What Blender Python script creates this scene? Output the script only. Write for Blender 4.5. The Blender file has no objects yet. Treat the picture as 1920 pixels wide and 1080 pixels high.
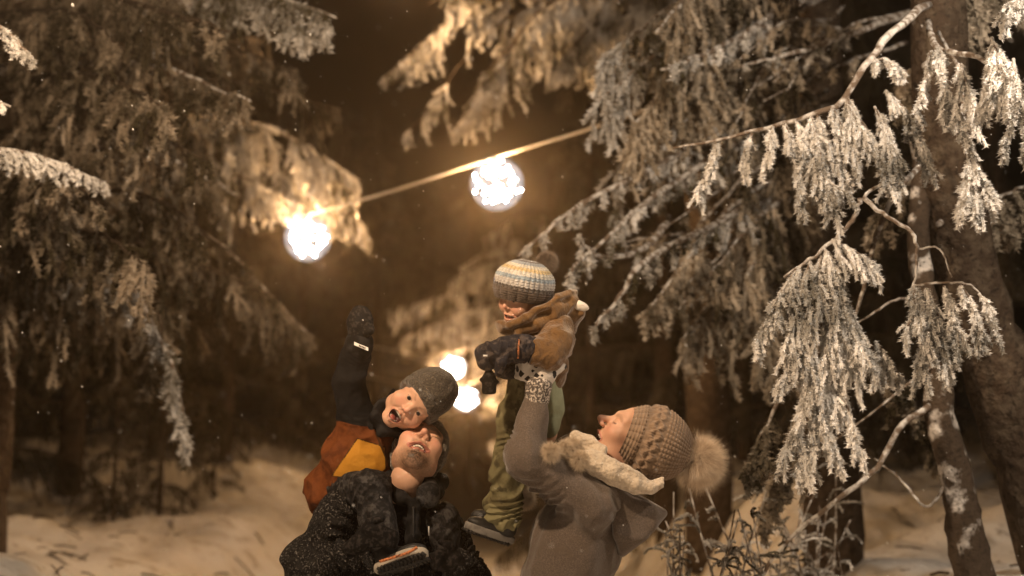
import bpy, math, random
import numpy as np
from mathutils import Vector, Matrix

scene = bpy.context.scene
# ------------------------------------------------------------------ camera
F_PX = 2667.0                       # focal length in photo pixels (1920 wide, 50 mm lens)
PITCH = math.radians(9.16)
CAM = np.array([0.0, 0.0, 1.45])
FAM = 4.6                           # distance to the family
PX = FAM / F_PX                     # metres per photo pixel at the family
cam_data = bpy.data.cameras.new('camera')
cam = bpy.data.objects.new('camera', cam_data)
scene.collection.objects.link(cam)
cam.location = CAM
cam.rotation_euler = (math.pi / 2 + PITCH, 0, 0)
cam_data.lens = 50.0
cam_data.sensor_width = 36.0
cam_data.clip_end = 400
cam_data.dof.use_dof = True
cam_data.dof.focus_distance = 4.55
cam_data.dof.aperture_fstop = 1.6
scene.camera = cam
# ------------------------------------------------------------------ world, moon, exposure
world = bpy.data.worlds.new('World')
scene.world = world
world.use_nodes = True
wn = world.node_tree
sky = wn.nodes.new('ShaderNodeTexSky')
sky.sky_type = 'NISHITA'
sky.sun_disc = False
sky.sun_elevation = math.radians(35)
sky.sun_rotation = math.radians(200)
tint = wn.nodes.new('ShaderNodeMix')
tint.data_type = 'RGBA'; tint.blend_type = 'MULTIPLY'
tint.inputs[0].default_value = 1.0
tint.inputs[7].default_value = (1.0, 0.50, 0.20, 1)      # town glow on low cloud
bg = wn.nodes['Background']
wn.links.new(sky.outputs[0], tint.inputs[6])
wn.links.new(tint.outputs[2], bg.inputs[0])
bg.inputs[1].default_value = 0.00018
sun_d = bpy.data.lights.new('moon', 'SUN')
sun_d.energy = 0.008
sun_d.angle = math.radians(10)
sun_d.color = (1.0, 0.86, 0.7)
sun = bpy.data.objects.new('moon', sun_d)
scene.collection.objects.link(sun)
sun.rotation_euler = (math.radians(55), 0, math.radians(-20))
LAMP_W = 1.5
scene.view_settings.view_transform = 'Standard'
scene.view_settings.look = 'None'
scene.view_settings.exposure = 0.0
scene.view_settings.gamma = 1.0
scene.cycles.use_denoising = True
scene.cycles.use_adaptive_sampling = False
scene.cycles.max_bounces = 5
scene.cycles.diffuse_bounces = 3
scene.cycles.transparent_max_bounces = 12
scene.cycles.volume_bounces = 1
scene.cycles.sample_clamp_indirect = 4.0
scene.cycles.sample_clamp_direct = 40.0
scene.cycles.volume_step_rate = 5.0

# ------------------------------------------------------------------ coordinates
M_CAM = np.array([[1, 0, 0],
                  [0, math.cos(PITCH), -math.sin(PITCH)],
                  [0, math.sin(PITCH), math.cos(PITCH)]])    # (right, forward, up) -> world
def Q(px, py, dd=0.0, base=FAM):
    """photo pixel at distance base+dd -> camera-aligned (right, forward, up) metres"""
    d = base + dd
    return np.array([(px - 960) / F_PX * d, d, (540 - py) / F_PX * d])
def to_world(v):
    return np.asarray(v) @ M_CAM.T + CAM
def to_cam(w):
    return (np.asarray(w) - CAM) @ M_CAM
def at(px, py, d):
    return to_world(Q(px, py, 0, d))
def unit(v):
    v = np.asarray(v, float)
    return v / np.maximum(np.linalg.norm(v, axis=-1, keepdims=True), 1e-9)

# ------------------------------------------------------------------ object helpers
COL = scene.collection
def empty(name, loc, label=None, cat=None, group=None):
    o = bpy.data.objects.new(name, None)
    o.empty_display_size = 0.1
    o.location = loc
    COL.objects.link(o)
    tag(o, label, cat, group)
    return o
def tag(o, label=None, cat=None, group=None, kind=None):
    if label: o['label'] = label
    if cat: o['category'] = cat
    if group: o['group'] = group
    if kind: o['kind'] = kind
    return o
def mesh_data(name, verts, faces, smooth=True):
    verts = np.ascontiguousarray(verts, dtype=np.float32)
    me = bpy.data.meshes.new(name)
    if isinstance(faces, np.ndarray):
        k = faces.shape[1]
        nf = len(faces)
        me.vertices.add(len(verts)); me.loops.add(nf * k); me.polygons.add(nf)
        me.vertices.foreach_set('co', verts.ravel())
        me.loops.foreach_set('vertex_index', np.ascontiguousarray(faces, dtype=np.int32).ravel())
        me.polygons.foreach_set('loop_start', np.arange(nf, dtype=np.int32) * k)
        me.polygons.foreach_set('loop_total', np.full(nf, k, dtype=np.int32))
        me.update(calc_edges=True)
    else:
        me.from_pydata(verts.tolist(), [], faces)
        me.update()
    me.polygons.foreach_set('use_smooth', np.full(len(me.polygons), smooth, dtype=bool))
    return me
def add_attr(me, name, vals):
    vals = np.ascontiguousarray(vals, dtype=np.float32)
    if vals.ndim == 1:
        a = me.attributes.new(name, 'FLOAT', 'POINT'); a.data.foreach_set('value', vals)
    else:
        if vals.shape[1] == 3:
            vals = np.hstack([vals, np.ones((len(vals), 1), np.float32)])
        a = me.attributes.new(name, 'FLOAT_COLOR', 'POINT'); a.data.foreach_set('color', np.ascontiguousarray(vals).ravel())
def obj(name, verts, faces, mat, parent=None, smooth=True, attrs=None):
    """verts in world metres; stored relative to the parent chain's origin"""
    off = np.zeros(3)
    p = parent
    while p is not None:
        off = off + np.array(p.location); p = p.parent
    me = mesh_data(name, np.asarray(verts) - off, faces, smooth)
    for k, v in (attrs or {}).items():
        add_attr(me, k, v)
    o = bpy.data.objects.new(name, me)
    COL.objects.link(o)
    if mat: me.materials.append(mat)
    if parent: o.parent = parent
    return o

# ------------------------------------------------------------------ geometry helpers
def tube(pts, radii, sides=8, cap=True, wob=0.0, rng=None):
    pts = np.asarray(pts, float); n = len(pts)
    radii = np.broadcast_to(np.asarray(radii, float), (n,))
    t = unit(np.gradient(pts, axis=0))
    ref = np.array([0, 0, 1.0]) if abs(t[0, 2]) < 0.9 else np.array([1.0, 0, 0])
    V = []
    for i in range(n):
        u = ref - t[i] * np.dot(ref, t[i]); u = u / (np.linalg.norm(u) + 1e-9); ref = u
        w = np.cross(t[i], u)
        a = np.arange(sides) * 2 * math.pi / sides
        r = radii[i] * (1 + (wob * rng.standard_normal(sides) if wob else 0))
        V.append(pts[i] + (np.cos(a) * r)[:, None] * u + (np.sin(a) * r)[:, None] * w)
    V = np.vstack(V)
    i = np.arange(n - 1)[:, None] * sides; k = np.arange(sides)[None]; k2 = (k + 1) % sides
    Fq = np.stack([i + k, i + k2, i + sides + k2, i + sides + k], -1).reshape(-1, 4)
    if cap:
        c0, c1 = len(V), len(V) + 1
        V = np.vstack([V, pts[:1], pts[-1:]])
        k = np.arange(sides); k2 = (k + 1) % sides; b = (n - 1) * sides
        Fq = np.vstack([Fq, np.stack([k2, k, np.full(sides, c0), np.full(sides, c0)], -1)[:, [0, 1, 2, 2]],
                        np.stack([b + k, b + k2, np.full(sides, c1), np.full(sides, c1)], -1)])
        tri = Fq[:, 2] == Fq[:, 3]
        faces = [tuple(f) for f in Fq[~tri].tolist()] + [tuple(f[:3]) for f in Fq[tri].tolist()]
        return V, faces
    return V, Fq
def merge(parts):
    V, Fs, o = [], [], 0
    for v, f in parts:
        f = f.tolist() if isinstance(f, np.ndarray) else f
        Fs += [tuple(i + o for i in q) for q in f]
        V.append(v); o += len(v)
    return np.vstack(V), Fs
def curve(ctrl, n=16):
    """Catmull-Rom through control points"""
    c = np.asarray(ctrl, float)
    c = np.vstack([2 * c[0] - c[1], c, 2 * c[-1] - c[-2]])
    m = len(c) - 3
    u = np.linspace(0, m - 1e-6, n)
    i = u.astype(int); f = (u - i)[:, None]
    p0, p1, p2, p3 = c[i], c[i + 1], c[i + 2], c[i + 3]
    return 0.5 * (2 * p1 + (p2 - p0) * f + (2 * p0 - 5 * p1 + 4 * p2 - p3) * f ** 2 + (3 * p1 - p0 - 3 * p2 + p3) * f ** 3)
_ng = np.random.default_rng(3).random((32, 32, 32)).astype(np.float32) * 2 - 1
def noise3(p):
    p = np.asarray(p, np.float32)
    i = np.floor(p).astype(np.int32); f = p - i
    f = f * f * (3 - 2 * f)
    x0, y0, z0 = (i[..., 0] & 31, i[..., 1] & 31, i[..., 2] & 31)
    x1, y1, z1 = ((x0 + 1) & 31, (y0 + 1) & 31, (z0 + 1) & 31)
    fx, fy, fz = f[..., 0], f[..., 1], f[..., 2]
    a = _ng[x0, y0, z0] * (1 - fx) + _ng[x1, y0, z0] * fx
    b = _ng[x0, y1, z0] * (1 - fx) + _ng[x1, y1, z0] * fx
    c = _ng[x0, y0, z1] * (1 - fx) + _ng[x1, y0, z1] * fx
    d = _ng[x0, y1, z1] * (1 - fx) + _ng[x1, y1, z1] * fx
    return (a * (1 - fy) + b * fy) * (1 - fz) + (c * (1 - fy) + d * fy) * fz

# ------------------------------------------------------------------ signed-distance sculpting
def _smin(a, b, k):
    if k <= 0: return np.minimum(a, b)
    h = np.maximum(k - np.abs(a - b), 0) / k
    return np.minimum(a, b) - h * h * k * 0.25
class Sculpt:
    def __init__(self, res): self.res = res; self.ops = []; self.warp = None
    def cone(self, a, b, ra, rb=None, k=0.02, sub=False, fold=None, flat=None):
        rb = ra if rb is None else rb
        self.ops.append(('cone', np.asarray(a, float), np.asarray(b, float), ra, rb, k, sub, fold)); return self
    def chain(self, pts, radii, k=0.02, fold=None):
        for i in range(len(pts) - 1): self.cone(pts[i], pts[i + 1], radii[i], radii[i + 1], k, fold=fold)
        return self
    def ell(self, c, r, R=None, k=0.02, sub=False):
        self.ops.append(('ell', np.asarray(c, float), np.broadcast_to(np.asarray(r, float), (3,)), np.eye(3) if R is None else np.asarray(R), k, sub)); return self
    def clip(self, p, n, k=0.004):
        self.ops.append(('clip', np.asarray(p, float), unit(n), k)); return self
    def build(self, noise=None, fn=None):
        res = self.res
        lo = np.full(3, 1e9); hi = -lo
        for o in self.ops:
            if o[0] == 'cone' and not o[6]:
                r = max(o[3], o[4]); lo = np.minimum(lo, np.minimum(o[1], o[2]) - r); hi = np.maximum(hi, np.maximum(o[1], o[2]) + r)
            if o[0] == 'ell' and not o[5]:
                e = np.abs(o[3].T) @ o[2]; lo = np.minimum(lo, o[1] - e); hi = np.maximum(hi, o[1] + e)
        lo = lo - 0.03; hi = hi + 0.03
        ax = [np.arange(lo[i], hi[i] + res, res, dtype=np.float32) for i in range(3)]
        d = np.full([len(a) for a in ax], 0.5, np.float32)
        for o in self.ops:
            if o[0] == 'clip':
                pl = ((ax[0] - o[1][0]) * o[2][0])[:, None, None] + ((ax[1] - o[1][1]) * o[2][1])[None, :, None] + ((ax[2] - o[1][2]) * o[2][2])[None, None]
                d = -_smin(-d, -pl.astype(np.float32), o[3]); continue
            if o[0] == 'cone':
                r = max(o[3], o[4]); k = o[5]; l_ = np.minimum(o[1], o[2]) - r; h_ = np.maximum(o[1], o[2]) + r
            else:
                e = np.abs(o[3].T) @ o[2]; k = o[4]; l_ = o[1] - e; h_ = o[1] + e
            m = k + 4 * res + 0.015
            sl = []
            for i in range(3):
                a = int(max(0, math.floor((l_[i] - m - ax[i][0]) / res))); b = int(min(len(ax[i]), math.ceil((h_[i] + m - ax[i][0]) / res) + 1))
                sl.append(slice(a, max(b, a)))
            if any(s.stop <= s.start for s in sl): continue
            sl = tuple(sl)
            P = np.stack(np.meshgrid(ax[0][sl[0]], ax[1][sl[1]], ax[2][sl[2]], indexing='ij'), -1)
            if o[0] == 'cone':
                _, a, b, ra, rb, k, sub, fold = o
                ab = b - a; L2 = max(float(ab @ ab), 1e-12)
                t = np.clip(((P - a.astype(np.float32)) @ ab.astype(np.float32)) / L2, 0, 1)
                v = np.linalg.norm(P - (a + t[..., None] * ab).astype(np.float32), axis=-1) - (ra + (rb - ra) * t)
                if fold:
                    amp, wl = fold
                    obl = P @ np.array([0.7, 0.2, 0.5], np.float32)
                    w_ = np.sin(2 * math.pi * (t * math.sqrt(L2) / wl + 0.5 * obl / wl + 0.9 * noise3(P * 9)))
                    v = v - amp * 2.3 * (1 - np.abs(w_) * 1.7) * np.clip(0.35 + 1.2 * noise3(P * 8 + 3), 0, 1) * np.clip(1 - np.abs(v) / 0.04, 0, 1)
            else:
                _, c, r, R, k, sub = o
                pl = (P - c.astype(np.float32)) @ R.T.astype(np.float32)
                k0 = np.linalg.norm(pl / r, axis=-1); k1 = np.linalg.norm(pl / (r * r), axis=-1)
                v = k0 * (k0 - 1) / np.maximum(k1, 1e-6)
            v = v.astype(np.float32)
            d[sl] = -_smin(-d[sl], v, k) if sub else _smin(d[sl], v, k)
        if noise:
            m = np.argwhere(np.abs(d) < 0.03)
            P = np.stack([ax[i][m[:, i]] for i in range(3)], -1)
            add = np.zeros(len(P), np.float32)
            for j, nz in enumerate(noise):
                n_ = noise3(P * np.asarray(nz[1], np.float32) + 7.3 * j)
                add += nz[0] * (n_ if len(nz) < 3 else (np.abs(n_) * 2.2 - 0.6))        # third entry: creases
            d[m[:, 0], m[:, 1], m[:, 2]] += add
        return surface_nets(d, np.array([a[0] for a in ax]), res)
def surface_nets(d, o, res):
    s = d < 0
    c = s[:-1, :-1, :-1].astype(np.int8)
    cnt = sum(s[i:s.shape[0] - 1 + i, j:s.shape[1] - 1 + j, k:s.shape[2] - 1 + k].astype(np.int8) for i in (0, 1) for j in (0, 1) for k in (0, 1))
    cells = np.argwhere((cnt > 0) & (cnt < 8))
    idx = np.full(c.shape, -1, np.int32)
    idx[cells[:, 0], cells[:, 1], cells[:, 2]] = np.arange(len(cells))
    acc = np.zeros((len(cells), 3)); num = np.zeros(len(cells))
    corners = [(i, j, k) for i in (0, 1) for j in (0, 1) for k in (0, 1)]
    val = {q: d[cells[:, 0] + q[0], cells[:, 1] + q[1], cells[:, 2] + q[2]] for q in corners}
    for q in corners:
        for a in range(3):
            if q[a] == 0:
                q2 = list(q); q2[a] = 1; q2 = tuple(q2)
                v0, v1 = val[q], val[q2]
                m = (v0 < 0) != (v1 < 0)
                t = np.where(m, v0 / np.where(m, v0 - v1, 1), 0)
                p = np.tile(np.array(q, float), (len(cells), 1)); p[:, a] = t
                acc[m] += p[m]; num[m] += 1
    V = o + (cells + acc / num[:, None]) * res
    quads = []
    for a in range(3):
        b, c2 = (a + 1) % 3, (a + 2) % 3
        sl0 = [slice(None)] * 3; sl1 = [slice(None)] * 3
        sl0[a] = slice(0, -1); sl1[a] = slice(1, None)
        ed = s[tuple(sl0)] != s[tuple(sl1)]
        e = np.argwhere(ed)
        e = e[(e[:, b] > 0) & (e[:, c2] > 0) & (e[:, b] < d.shape[b] - 1) & (e[:, c2] < d.shape[c2] - 1)]
        inside = s[e[:, 0], e[:, 1], e[:, 2]]
        def g(db, dc):
            x = e.copy(); x[:, b] -= db; x[:, c2] -= dc
            return idx[x[:, 0], x[:, 1], x[:, 2]]
        q = np.stack([g(1, 1), g(0, 1), g(0, 0), g(1, 0)], -1)
        q[~inside] = q[~inside][:, ::-1]
        quads.append(q)
    return V, np.vstack(quads)
def laplace(V, Fq, it=2, w=0.5):
    e = np.vstack([Fq[:, [i, (i + 1) % Fq.shape[1]]] for i in range(Fq.shape[1])])
    for _ in range(it):
        s = np.zeros_like(V); n = np.zeros(len(V))
        np.add.at(s, e[:, 0], V[e[:, 1]]); np.add.at(n, e[:, 0], 1)
        np.add.at(s, e[:, 1], V[e[:, 0]]); np.add.at(n, e[:, 1], 1)
        V = V * (1 - w) + w * s / np.maximum(n, 1)[:, None]
    return V

# ------------------------------------------------------------------ materials
def mat(name, color=(0.5, 0.5, 0.5), rough=0.8, noise=None, bump=None, spec=0.2, sheen=0.0, vcol=None, sss=0.0):
    """noise = (scale, colour2, lo, hi) ; bump = (scale, strength, distance)"""
    m = bpy.data.materials.new(name); m.use_nodes = True
    nt = m.node_tree; b = nt.nodes['Principled BSDF']
    b.inputs['Roughness'].default_value = rough
    b.inputs['Specular IOR Level'].default_value = spec
    b.inputs['Sheen Weight'].default_value = sheen
    if sss:
        b.inputs['Subsurface Weight'].default_value = sss
        b.inputs['Subsurface Radius'].default_value = (0.010, 0.004, 0.002)
        b.inputs['Subsurface Scale'].default_value = 1.0
    tc = nt.nodes.new('ShaderNodeTexCoord')
    if vcol:
        src = nt.nodes.new('ShaderNodeAttribute'); src.attribute_name = vcol; out = src.outputs['Color']
    else:
        src = nt.nodes.new('ShaderNodeRGB'); src.outputs[0].default_value = (*color, 1); out = src.outputs[0]
    for nz in ([noise] if isinstance(noise, tuple) else (noise or [])):
        sc, c2, lo, hi = nz
        t = nt.nodes.new('ShaderNodeTexNoise'); t.inputs['Scale'].default_value = sc; t.inputs['Detail'].default_value = 4
        nt.links.new(tc.outputs['Object'], t.inputs['Vector'])
        r = nt.nodes.new('ShaderNodeMapRange'); r.inputs[1].default_value = lo; r.inputs[2].default_value = hi
        nt.links.new(t.outputs[0], r.inputs[0])
        mx = nt.nodes.new('ShaderNodeMix'); mx.data_type = 'RGBA'
        nt.links.new(r.outputs[0], mx.inputs[0]); nt.links.new(out, mx.inputs[6]); mx.inputs[7].default_value = (*c2, 1)
        out = mx.outputs[2]
    nt.links.new(out, b.inputs['Base Color'])
    nrm = None
    for bp in ([bump] if isinstance(bump, tuple) else (bump or [])):
        sc, st, di = bp
        t = nt.nodes.new('ShaderNodeTexNoise'); t.inputs['Scale'].default_value = sc; t.inputs['Detail'].default_value = 3
        nt.links.new(tc.outputs['Object'], t.inputs['Vector'])
        bn = nt.nodes.new('ShaderNodeBump'); bn.inputs['Strength'].default_value = st; bn.inputs['Distance'].default_value = di
        nt.links.new(t.outputs[0], bn.inputs['Height'])
        if nrm: nt.links.new(nrm, bn.inputs['Normal'])
        nrm = bn.outputs[0]
    if nrm: nt.links.new(nrm, b.inputs['Normal'])
    return m
def panels(m, layers):
    """colour panels: (attribute, colour): where attribute > 0 the colour replaces what is below"""
    nt = m.node_tree; b = nt.nodes['Principled BSDF']
    for at_, c in layers:
        prev = b.inputs['Base Color'].links[0].from_socket
        a = nt.nodes.new('ShaderNodeAttribute'); a.attribute_name = at_
        r = nt.nodes.new('ShaderNodeMapRange'); r.inputs[1].default_value = -0.0008; r.inputs[2].default_value = 0.0008
        nt.links.new(a.outputs['Fac'], r.inputs[0])
        mx = nt.nodes.new('ShaderNodeMix'); mx.data_type = 'RGBA'
        nt.links.new(r.outputs[0], mx.inputs[0]); nt.links.new(prev, mx.inputs[6]); mx.inputs[7].default_value = (*c, 1)
        nt.links.new(mx.outputs[2], b.inputs['Base Color'])
    return m
# ------------------------------------------------------------------ snow ground
def sstep(a, b, x):
    t = np.clip((x - a) / (b - a), 0, 1); return t * t * (3 - 2 * t)
def ground_z(x, y):
    x = np.asarray(x, float); y = np.asarray(y, float)
    z = 0.055 * np.maximum(0, y - 5)
    xc = 0.02 * (y - 4.6)
    z = z + 0.95 * sstep(1.0, 2.7, -(x - xc)) + 1.12 * sstep(0.75, 1.95, x - xc)
    z = z + 0.055 * np.maximum(0, np.abs(x) - 3)
    p = np.stack([x, y, np.zeros_like(x)], -1)
    z = z + 0.20 * noise3(p * 0.45) * sstep(0.8, 2.0, np.abs(x)) + 0.10 * noise3(p * 1.7 + 5) * sstep(0.5, 1.5, np.abs(x)) + 0.045 * noise3(p * 4.1) * sstep(0.5, 1.5, np.abs(x))
    z = z + sstep(1.2, 3.5, np.abs(x)) * (0.035 * np.maximum(0, y - 9) + 0.30 * noise3(p * 0.22 + 9))
    return z - ground_z0
ground_z0 = 0.0
ground_z0 = float(ground_z(0.0, 4.6))
gx = np.concatenate([np.linspace(-70, -9, 24), np.arange(-8.8, 9, 0.11), np.linspace(9.2, 70, 24)])
gy = np.concatenate([np.linspace(-30, 1, 16), np.arange(1.2, 24, 0.13), np.linspace(24.4, 110, 40)])
GX, GY = np.meshgrid(gx, gy, indexing='ij')
GV = np.stack([GX, GY, ground_z(GX, GY)], -1).reshape(-1, 3)
ny = len(gy)
ii = (np.arange(len(gx) - 1)[:, None] * ny + np.arange(ny - 1)[None]).ravel()
GF = np.stack([ii, ii + ny, ii + ny + 1, ii + 1], -1)
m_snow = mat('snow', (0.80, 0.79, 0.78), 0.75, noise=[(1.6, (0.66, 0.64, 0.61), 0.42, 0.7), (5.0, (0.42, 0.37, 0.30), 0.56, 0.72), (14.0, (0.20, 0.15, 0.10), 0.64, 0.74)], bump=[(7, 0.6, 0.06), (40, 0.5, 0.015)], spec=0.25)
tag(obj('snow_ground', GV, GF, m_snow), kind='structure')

# ------------------------------------------------------------------ tree materials
m_bark = mat('bark', (0.055, 0.038, 0.026), 0.95, noise=[(18, (0.11, 0.085, 0.06), 0.45, 0.7), (45, (0.02, 0.014, 0.01), 0.55, 0.7)], bump=[(22, 1.0, 0.03), (90, 0.7, 0.008)])
m_twig = mat('frosted_limb', (0.16, 0.12, 0.09), 0.9, noise=[(30, (0.62, 0.60, 0.57), 0.42, 0.62)], bump=(120, 0.8, 0.004))
def foliage_mat(name, green, frost):
    m = bpy.data.materials.new(name); m.use_nodes = True
    nt = m.node_tree; b = nt.nodes['Principled BSDF']
    a = nt.nodes.new('ShaderNodeAttribute'); a.attribute_name = 'frost'
    mx = nt.nodes.new('ShaderNodeMix'); mx.data_type = 'RGBA'
    mx.inputs[6].default_value = (*green, 1); mx.inputs[7].default_value = (*frost, 1)
    nt.links.new(a.outputs['Fac'], mx.inputs[0]); nt.links.new(mx.outputs[2], b.inputs['Base Color'])
    b.inputs['Roughness'].default_value = 0.85; b.inputs['Specular IOR Level'].default_value = 0.15
    return m
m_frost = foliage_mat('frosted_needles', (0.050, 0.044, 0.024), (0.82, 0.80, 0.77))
m_dim = foliage_mat('dimmed_needles', (0.038, 0.031, 0.017), (0.56, 0.48, 0.38))  # darker copy of the frosted needles, weaker light painted into its colours
m_dim2 = foliage_mat('unlit_needles', (0.034, 0.028, 0.015), (0.42, 0.35, 0.27))  # shade painted in: darkest frosted copy, for left boughs that look unlit
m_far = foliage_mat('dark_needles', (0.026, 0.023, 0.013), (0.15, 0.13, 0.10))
m_lichen = mat('mottled_bark', (0.07, 0.05, 0.035), 0.95, noise=[(9, (0.62, 0.58, 0.54), 0.56, 0.66), (60, (0.04, 0.03, 0.02), 0.52, 0.7)], bump=[(25, 0.9, 0.02), (110, 0.6, 0.006)])

# ------------------------------------------------------------------ foliage generator
UP = np.array([0, 0, 1.0])
def grow(P, D, L, n, grav, wob, rng):
    P = np.array(P, float); D = unit(D); out = [P]
    for i in range(n):
        D = unit(D - grav * UP + wob * rng.standard_normal(P.shape)); P = P + D * (L / n)[:, None]; out.append(P)
    return np.stack(out, 1)
def segs_of(lines):
    return lines[:, :-1].reshape(-1, 3), lines[:, 1:].reshape(-1, 3)
def spray(poly, rng, sp=0.05, L=0.35, tw=0.09, start=0.15, grav=0.28, sides=2, ntw=8, tipscale=0.45, fwd=0.45, out=0.6, down=0.25, spread=0.7, tg=0.22, clump=0.0):
    """branchlets and twigs hanging from a limb: list of (seg starts, seg ends)"""
    poly = np.asarray(poly); ln = np.linalg.norm(np.diff(poly, axis=0), axis=1); cum = np.concatenate([[0], np.cumsum(ln)]); tot = cum[-1]
    s = np.arange(start * tot, tot, sp); s = np.repeat(s, sides) + rng.uniform(-sp / 2, sp / 2, len(s) * sides); s = np.clip(s, 0, tot * 0.999)
    P = np.stack([np.interp(s, cum, poly[:, i]) for i in range(3)], -1)
    ix = np.clip(np.searchsorted(cum, s, side='right') - 1, 0, len(ln) - 1)
    T = unit(np.diff(poly, axis=0))[ix]
    if clump:
        kp = (noise3(P * 4.5) + 0.5 * rng.standard_normal(len(s)) * 0.4) > -0.35 * (1 - clump) - 0.12
        if kp.sum() > 6: s, P, T = s[kp], P[kp], T[kp]
    lat = np.cross(T, UP); bad = np.linalg.norm(lat, axis=1) < 0.35
    rv = unit(rng.standard_normal(lat.shape) * [1, 1, 0.05]); lat[bad] = rv[bad]; lat = unit(lat)
    side = np.where(np.arange(len(s)) % 2 == 0, 1, -1)[:, None]
    D = T * fwd + lat * side * rng.uniform(0.3, 1.2, (len(s), 1)) * out - UP * rng.uniform(0.2, 1.4, (len(s), 1)) * down
    prof = 1 - (1 - tipscale) * np.clip((s / tot - 0.45) / 0.55, 0, 1) ** 1.5
    Lb = L * prof * rng.uniform(0.45, 1.1, len(s)) * np.clip(1 + 0.75 * noise3(P * 3.3 + 2), 0.35, 1.6)
    B = grow(P, D, Lb, 7, grav, 0.10, rng)
    segs = [segs_of(B)]
    if ntw:
        fr = np.tile(np.linspace(0.12, 0.97, ntw), (len(s), 1)) + rng.uniform(-0.05, 0.05, (len(s), ntw))
        fr = np.clip(fr, 0, 0.999) * 7; k = fr.astype(int); u = (fr - k)[..., None]
        r = np.arange(len(s))[:, None]
        TP = B[r, k] * (1 - u) + B[r, k + 1] * u
        TT = unit(B[r, k + 1] - B[r, k])
        lt = np.cross(TT, unit(rng.standard_normal(TT.shape))); lt = unit(lt)
        TD = TT * 0.8 + lt * rng.uniform(0.7, 1.25, (*fr.shape, 1)) * spread
        TL = tw * rng.uniform(0.45, 1.15, fr.shape) * (1.05 - 0.4 * fr / 7)
        TL = np.minimum(TL, Lb[:, None] * 0.6)
        W = grow(TP.reshape(-1, 3), TD.reshape(-1, 3), TL.ravel(), 3, tg, 0.08, rng)
        segs.append(segs_of(W))
    return segs
def needles(segs, rng, dens=260, nl=0.014, w=0.0028, core=0.0035, frost=0.55, patch=None):
    A = np.vstack([s[0] for s in segs]); B = np.vstack([s[1] for s in segs])
    L = np.linalg.norm(B - A, axis=1)
    n = np.maximum(1, np.floor(L * dens + rng.random(len(L)))).astype(int)
    ix = np.repeat(np.arange(len(L)), n)
    T = unit(B - A)[ix]; u = rng.random((len(ix), 1))
    P = A[ix] * (1 - u) + B[ix] * u
    R = rng.standard_normal(P.shape); R = unit(R - T * np.sum(R * T, 1, keepdims=True))
    dirn = unit(T * rng.uniform(0.35, 0.9, (len(ix), 1)) + R)
    wv = unit(np.cross(dirn, rng.standard_normal(P.shape))) * w * 0.5
    b = P + R * core * 0.5
    tip = b + dirn * nl * rng.uniform(0.6, 1.25, (len(ix), 1))
    V = np.stack([b - wv, b + wv, tip], 1).reshape(-1, 3)
    clump = 0.35 * noise3(P * 6.0) + 0.2 * noise3(P * 21.0)
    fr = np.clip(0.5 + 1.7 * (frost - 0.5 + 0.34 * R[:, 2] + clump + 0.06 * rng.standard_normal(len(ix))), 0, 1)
    FR = np.repeat(fr, 3)
    Fc = np.arange(len(V)).reshape(-1, 3)
    # fuzzy snow-coated core, three sided
    t = unit(B - A); h = np.cross(t, unit(rng.standard_normal(t.shape))); h = unit(h); g = np.cross(t, h)
    rings = []
    for e, rr in ((A, core), (B, core * 0.8)):
        for a in (0, 2.094, 4.189):
            rings.append(e + rr * (math.cos(a) * h + math.sin(a) * g))
    CV = np.stack(rings, 1).reshape(-1, 3)
    o = len(V) + np.arange(len(A))[:, None] * 6
    tri = np.array([[0, 1, 4], [0, 4, 3], [1, 2, 5], [1, 5, 4], [2, 0, 3], [2, 3, 5]])
    CF = (o[:, None, :] + tri[None]).reshape(-1, 3)
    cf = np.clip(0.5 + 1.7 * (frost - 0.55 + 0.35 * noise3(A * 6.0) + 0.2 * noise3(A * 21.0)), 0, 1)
    return np.vstack([V, CV]), np.vstack([Fc, CF]), np.concatenate([FR, np.repeat(cf, 6)])
def bough(tree, ctrl, r0, r1, seed, n=18, leaf=None, material=None, wood=None, spr=None, sides=7, extra=None):
    """a limb as a part of its tree, its needles a sub-part"""
    rng = np.random.default_rng(seed)
    pts = curve(ctrl, n)
    pts[1:-1] += rng.standard_normal((n - 2, 3)) * r0 * 0.25
    V, Fc = tube(pts, np.linspace(r0, r1, n), sides, True, 0.05, rng)
    br = obj('branch', V, Fc, wood or m_twig, tree)
    if spr is not None:
        sg = spray(pts, rng, **spr)
        if extra: sg = sg + extra
        LV, LF, fr = needles(sg, rng, **(leaf or {}))
        obj('foliage', LV, LF, material or m_frost, br, False, {'frost': fr})
    return br
def trunk_obj(tree, ctrl, r0, r1, seed, material=None, n=26):
    rng = np.random.default_rng(seed); pts = curve(ctrl, n)
    V, Fc = tube(pts, np.linspace(r0, r1, n), 14, True, 0.07, rng)
    return obj('trunk', V, Fc, material or m_bark, tree)
def foot(px, d):
    """ground point under the view line of pixel column px at distance d"""
    p = at(px, 900, d); return np.array([p[0], p[1], float(ground_z(p[0], p[1]))])

LEAF_FAR = dict(dens=85, nl=0.026, w=0.010, core=0.008, frost=0.42)
LEAF_MID = dict(dens=230, nl=0.025, w=0.0090, core=0.0120, frost=0.50)
LEAF_NEAR = dict(dens=760, nl=0.0135, w=0.0036, core=0.0072, frost=0.66)

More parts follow.
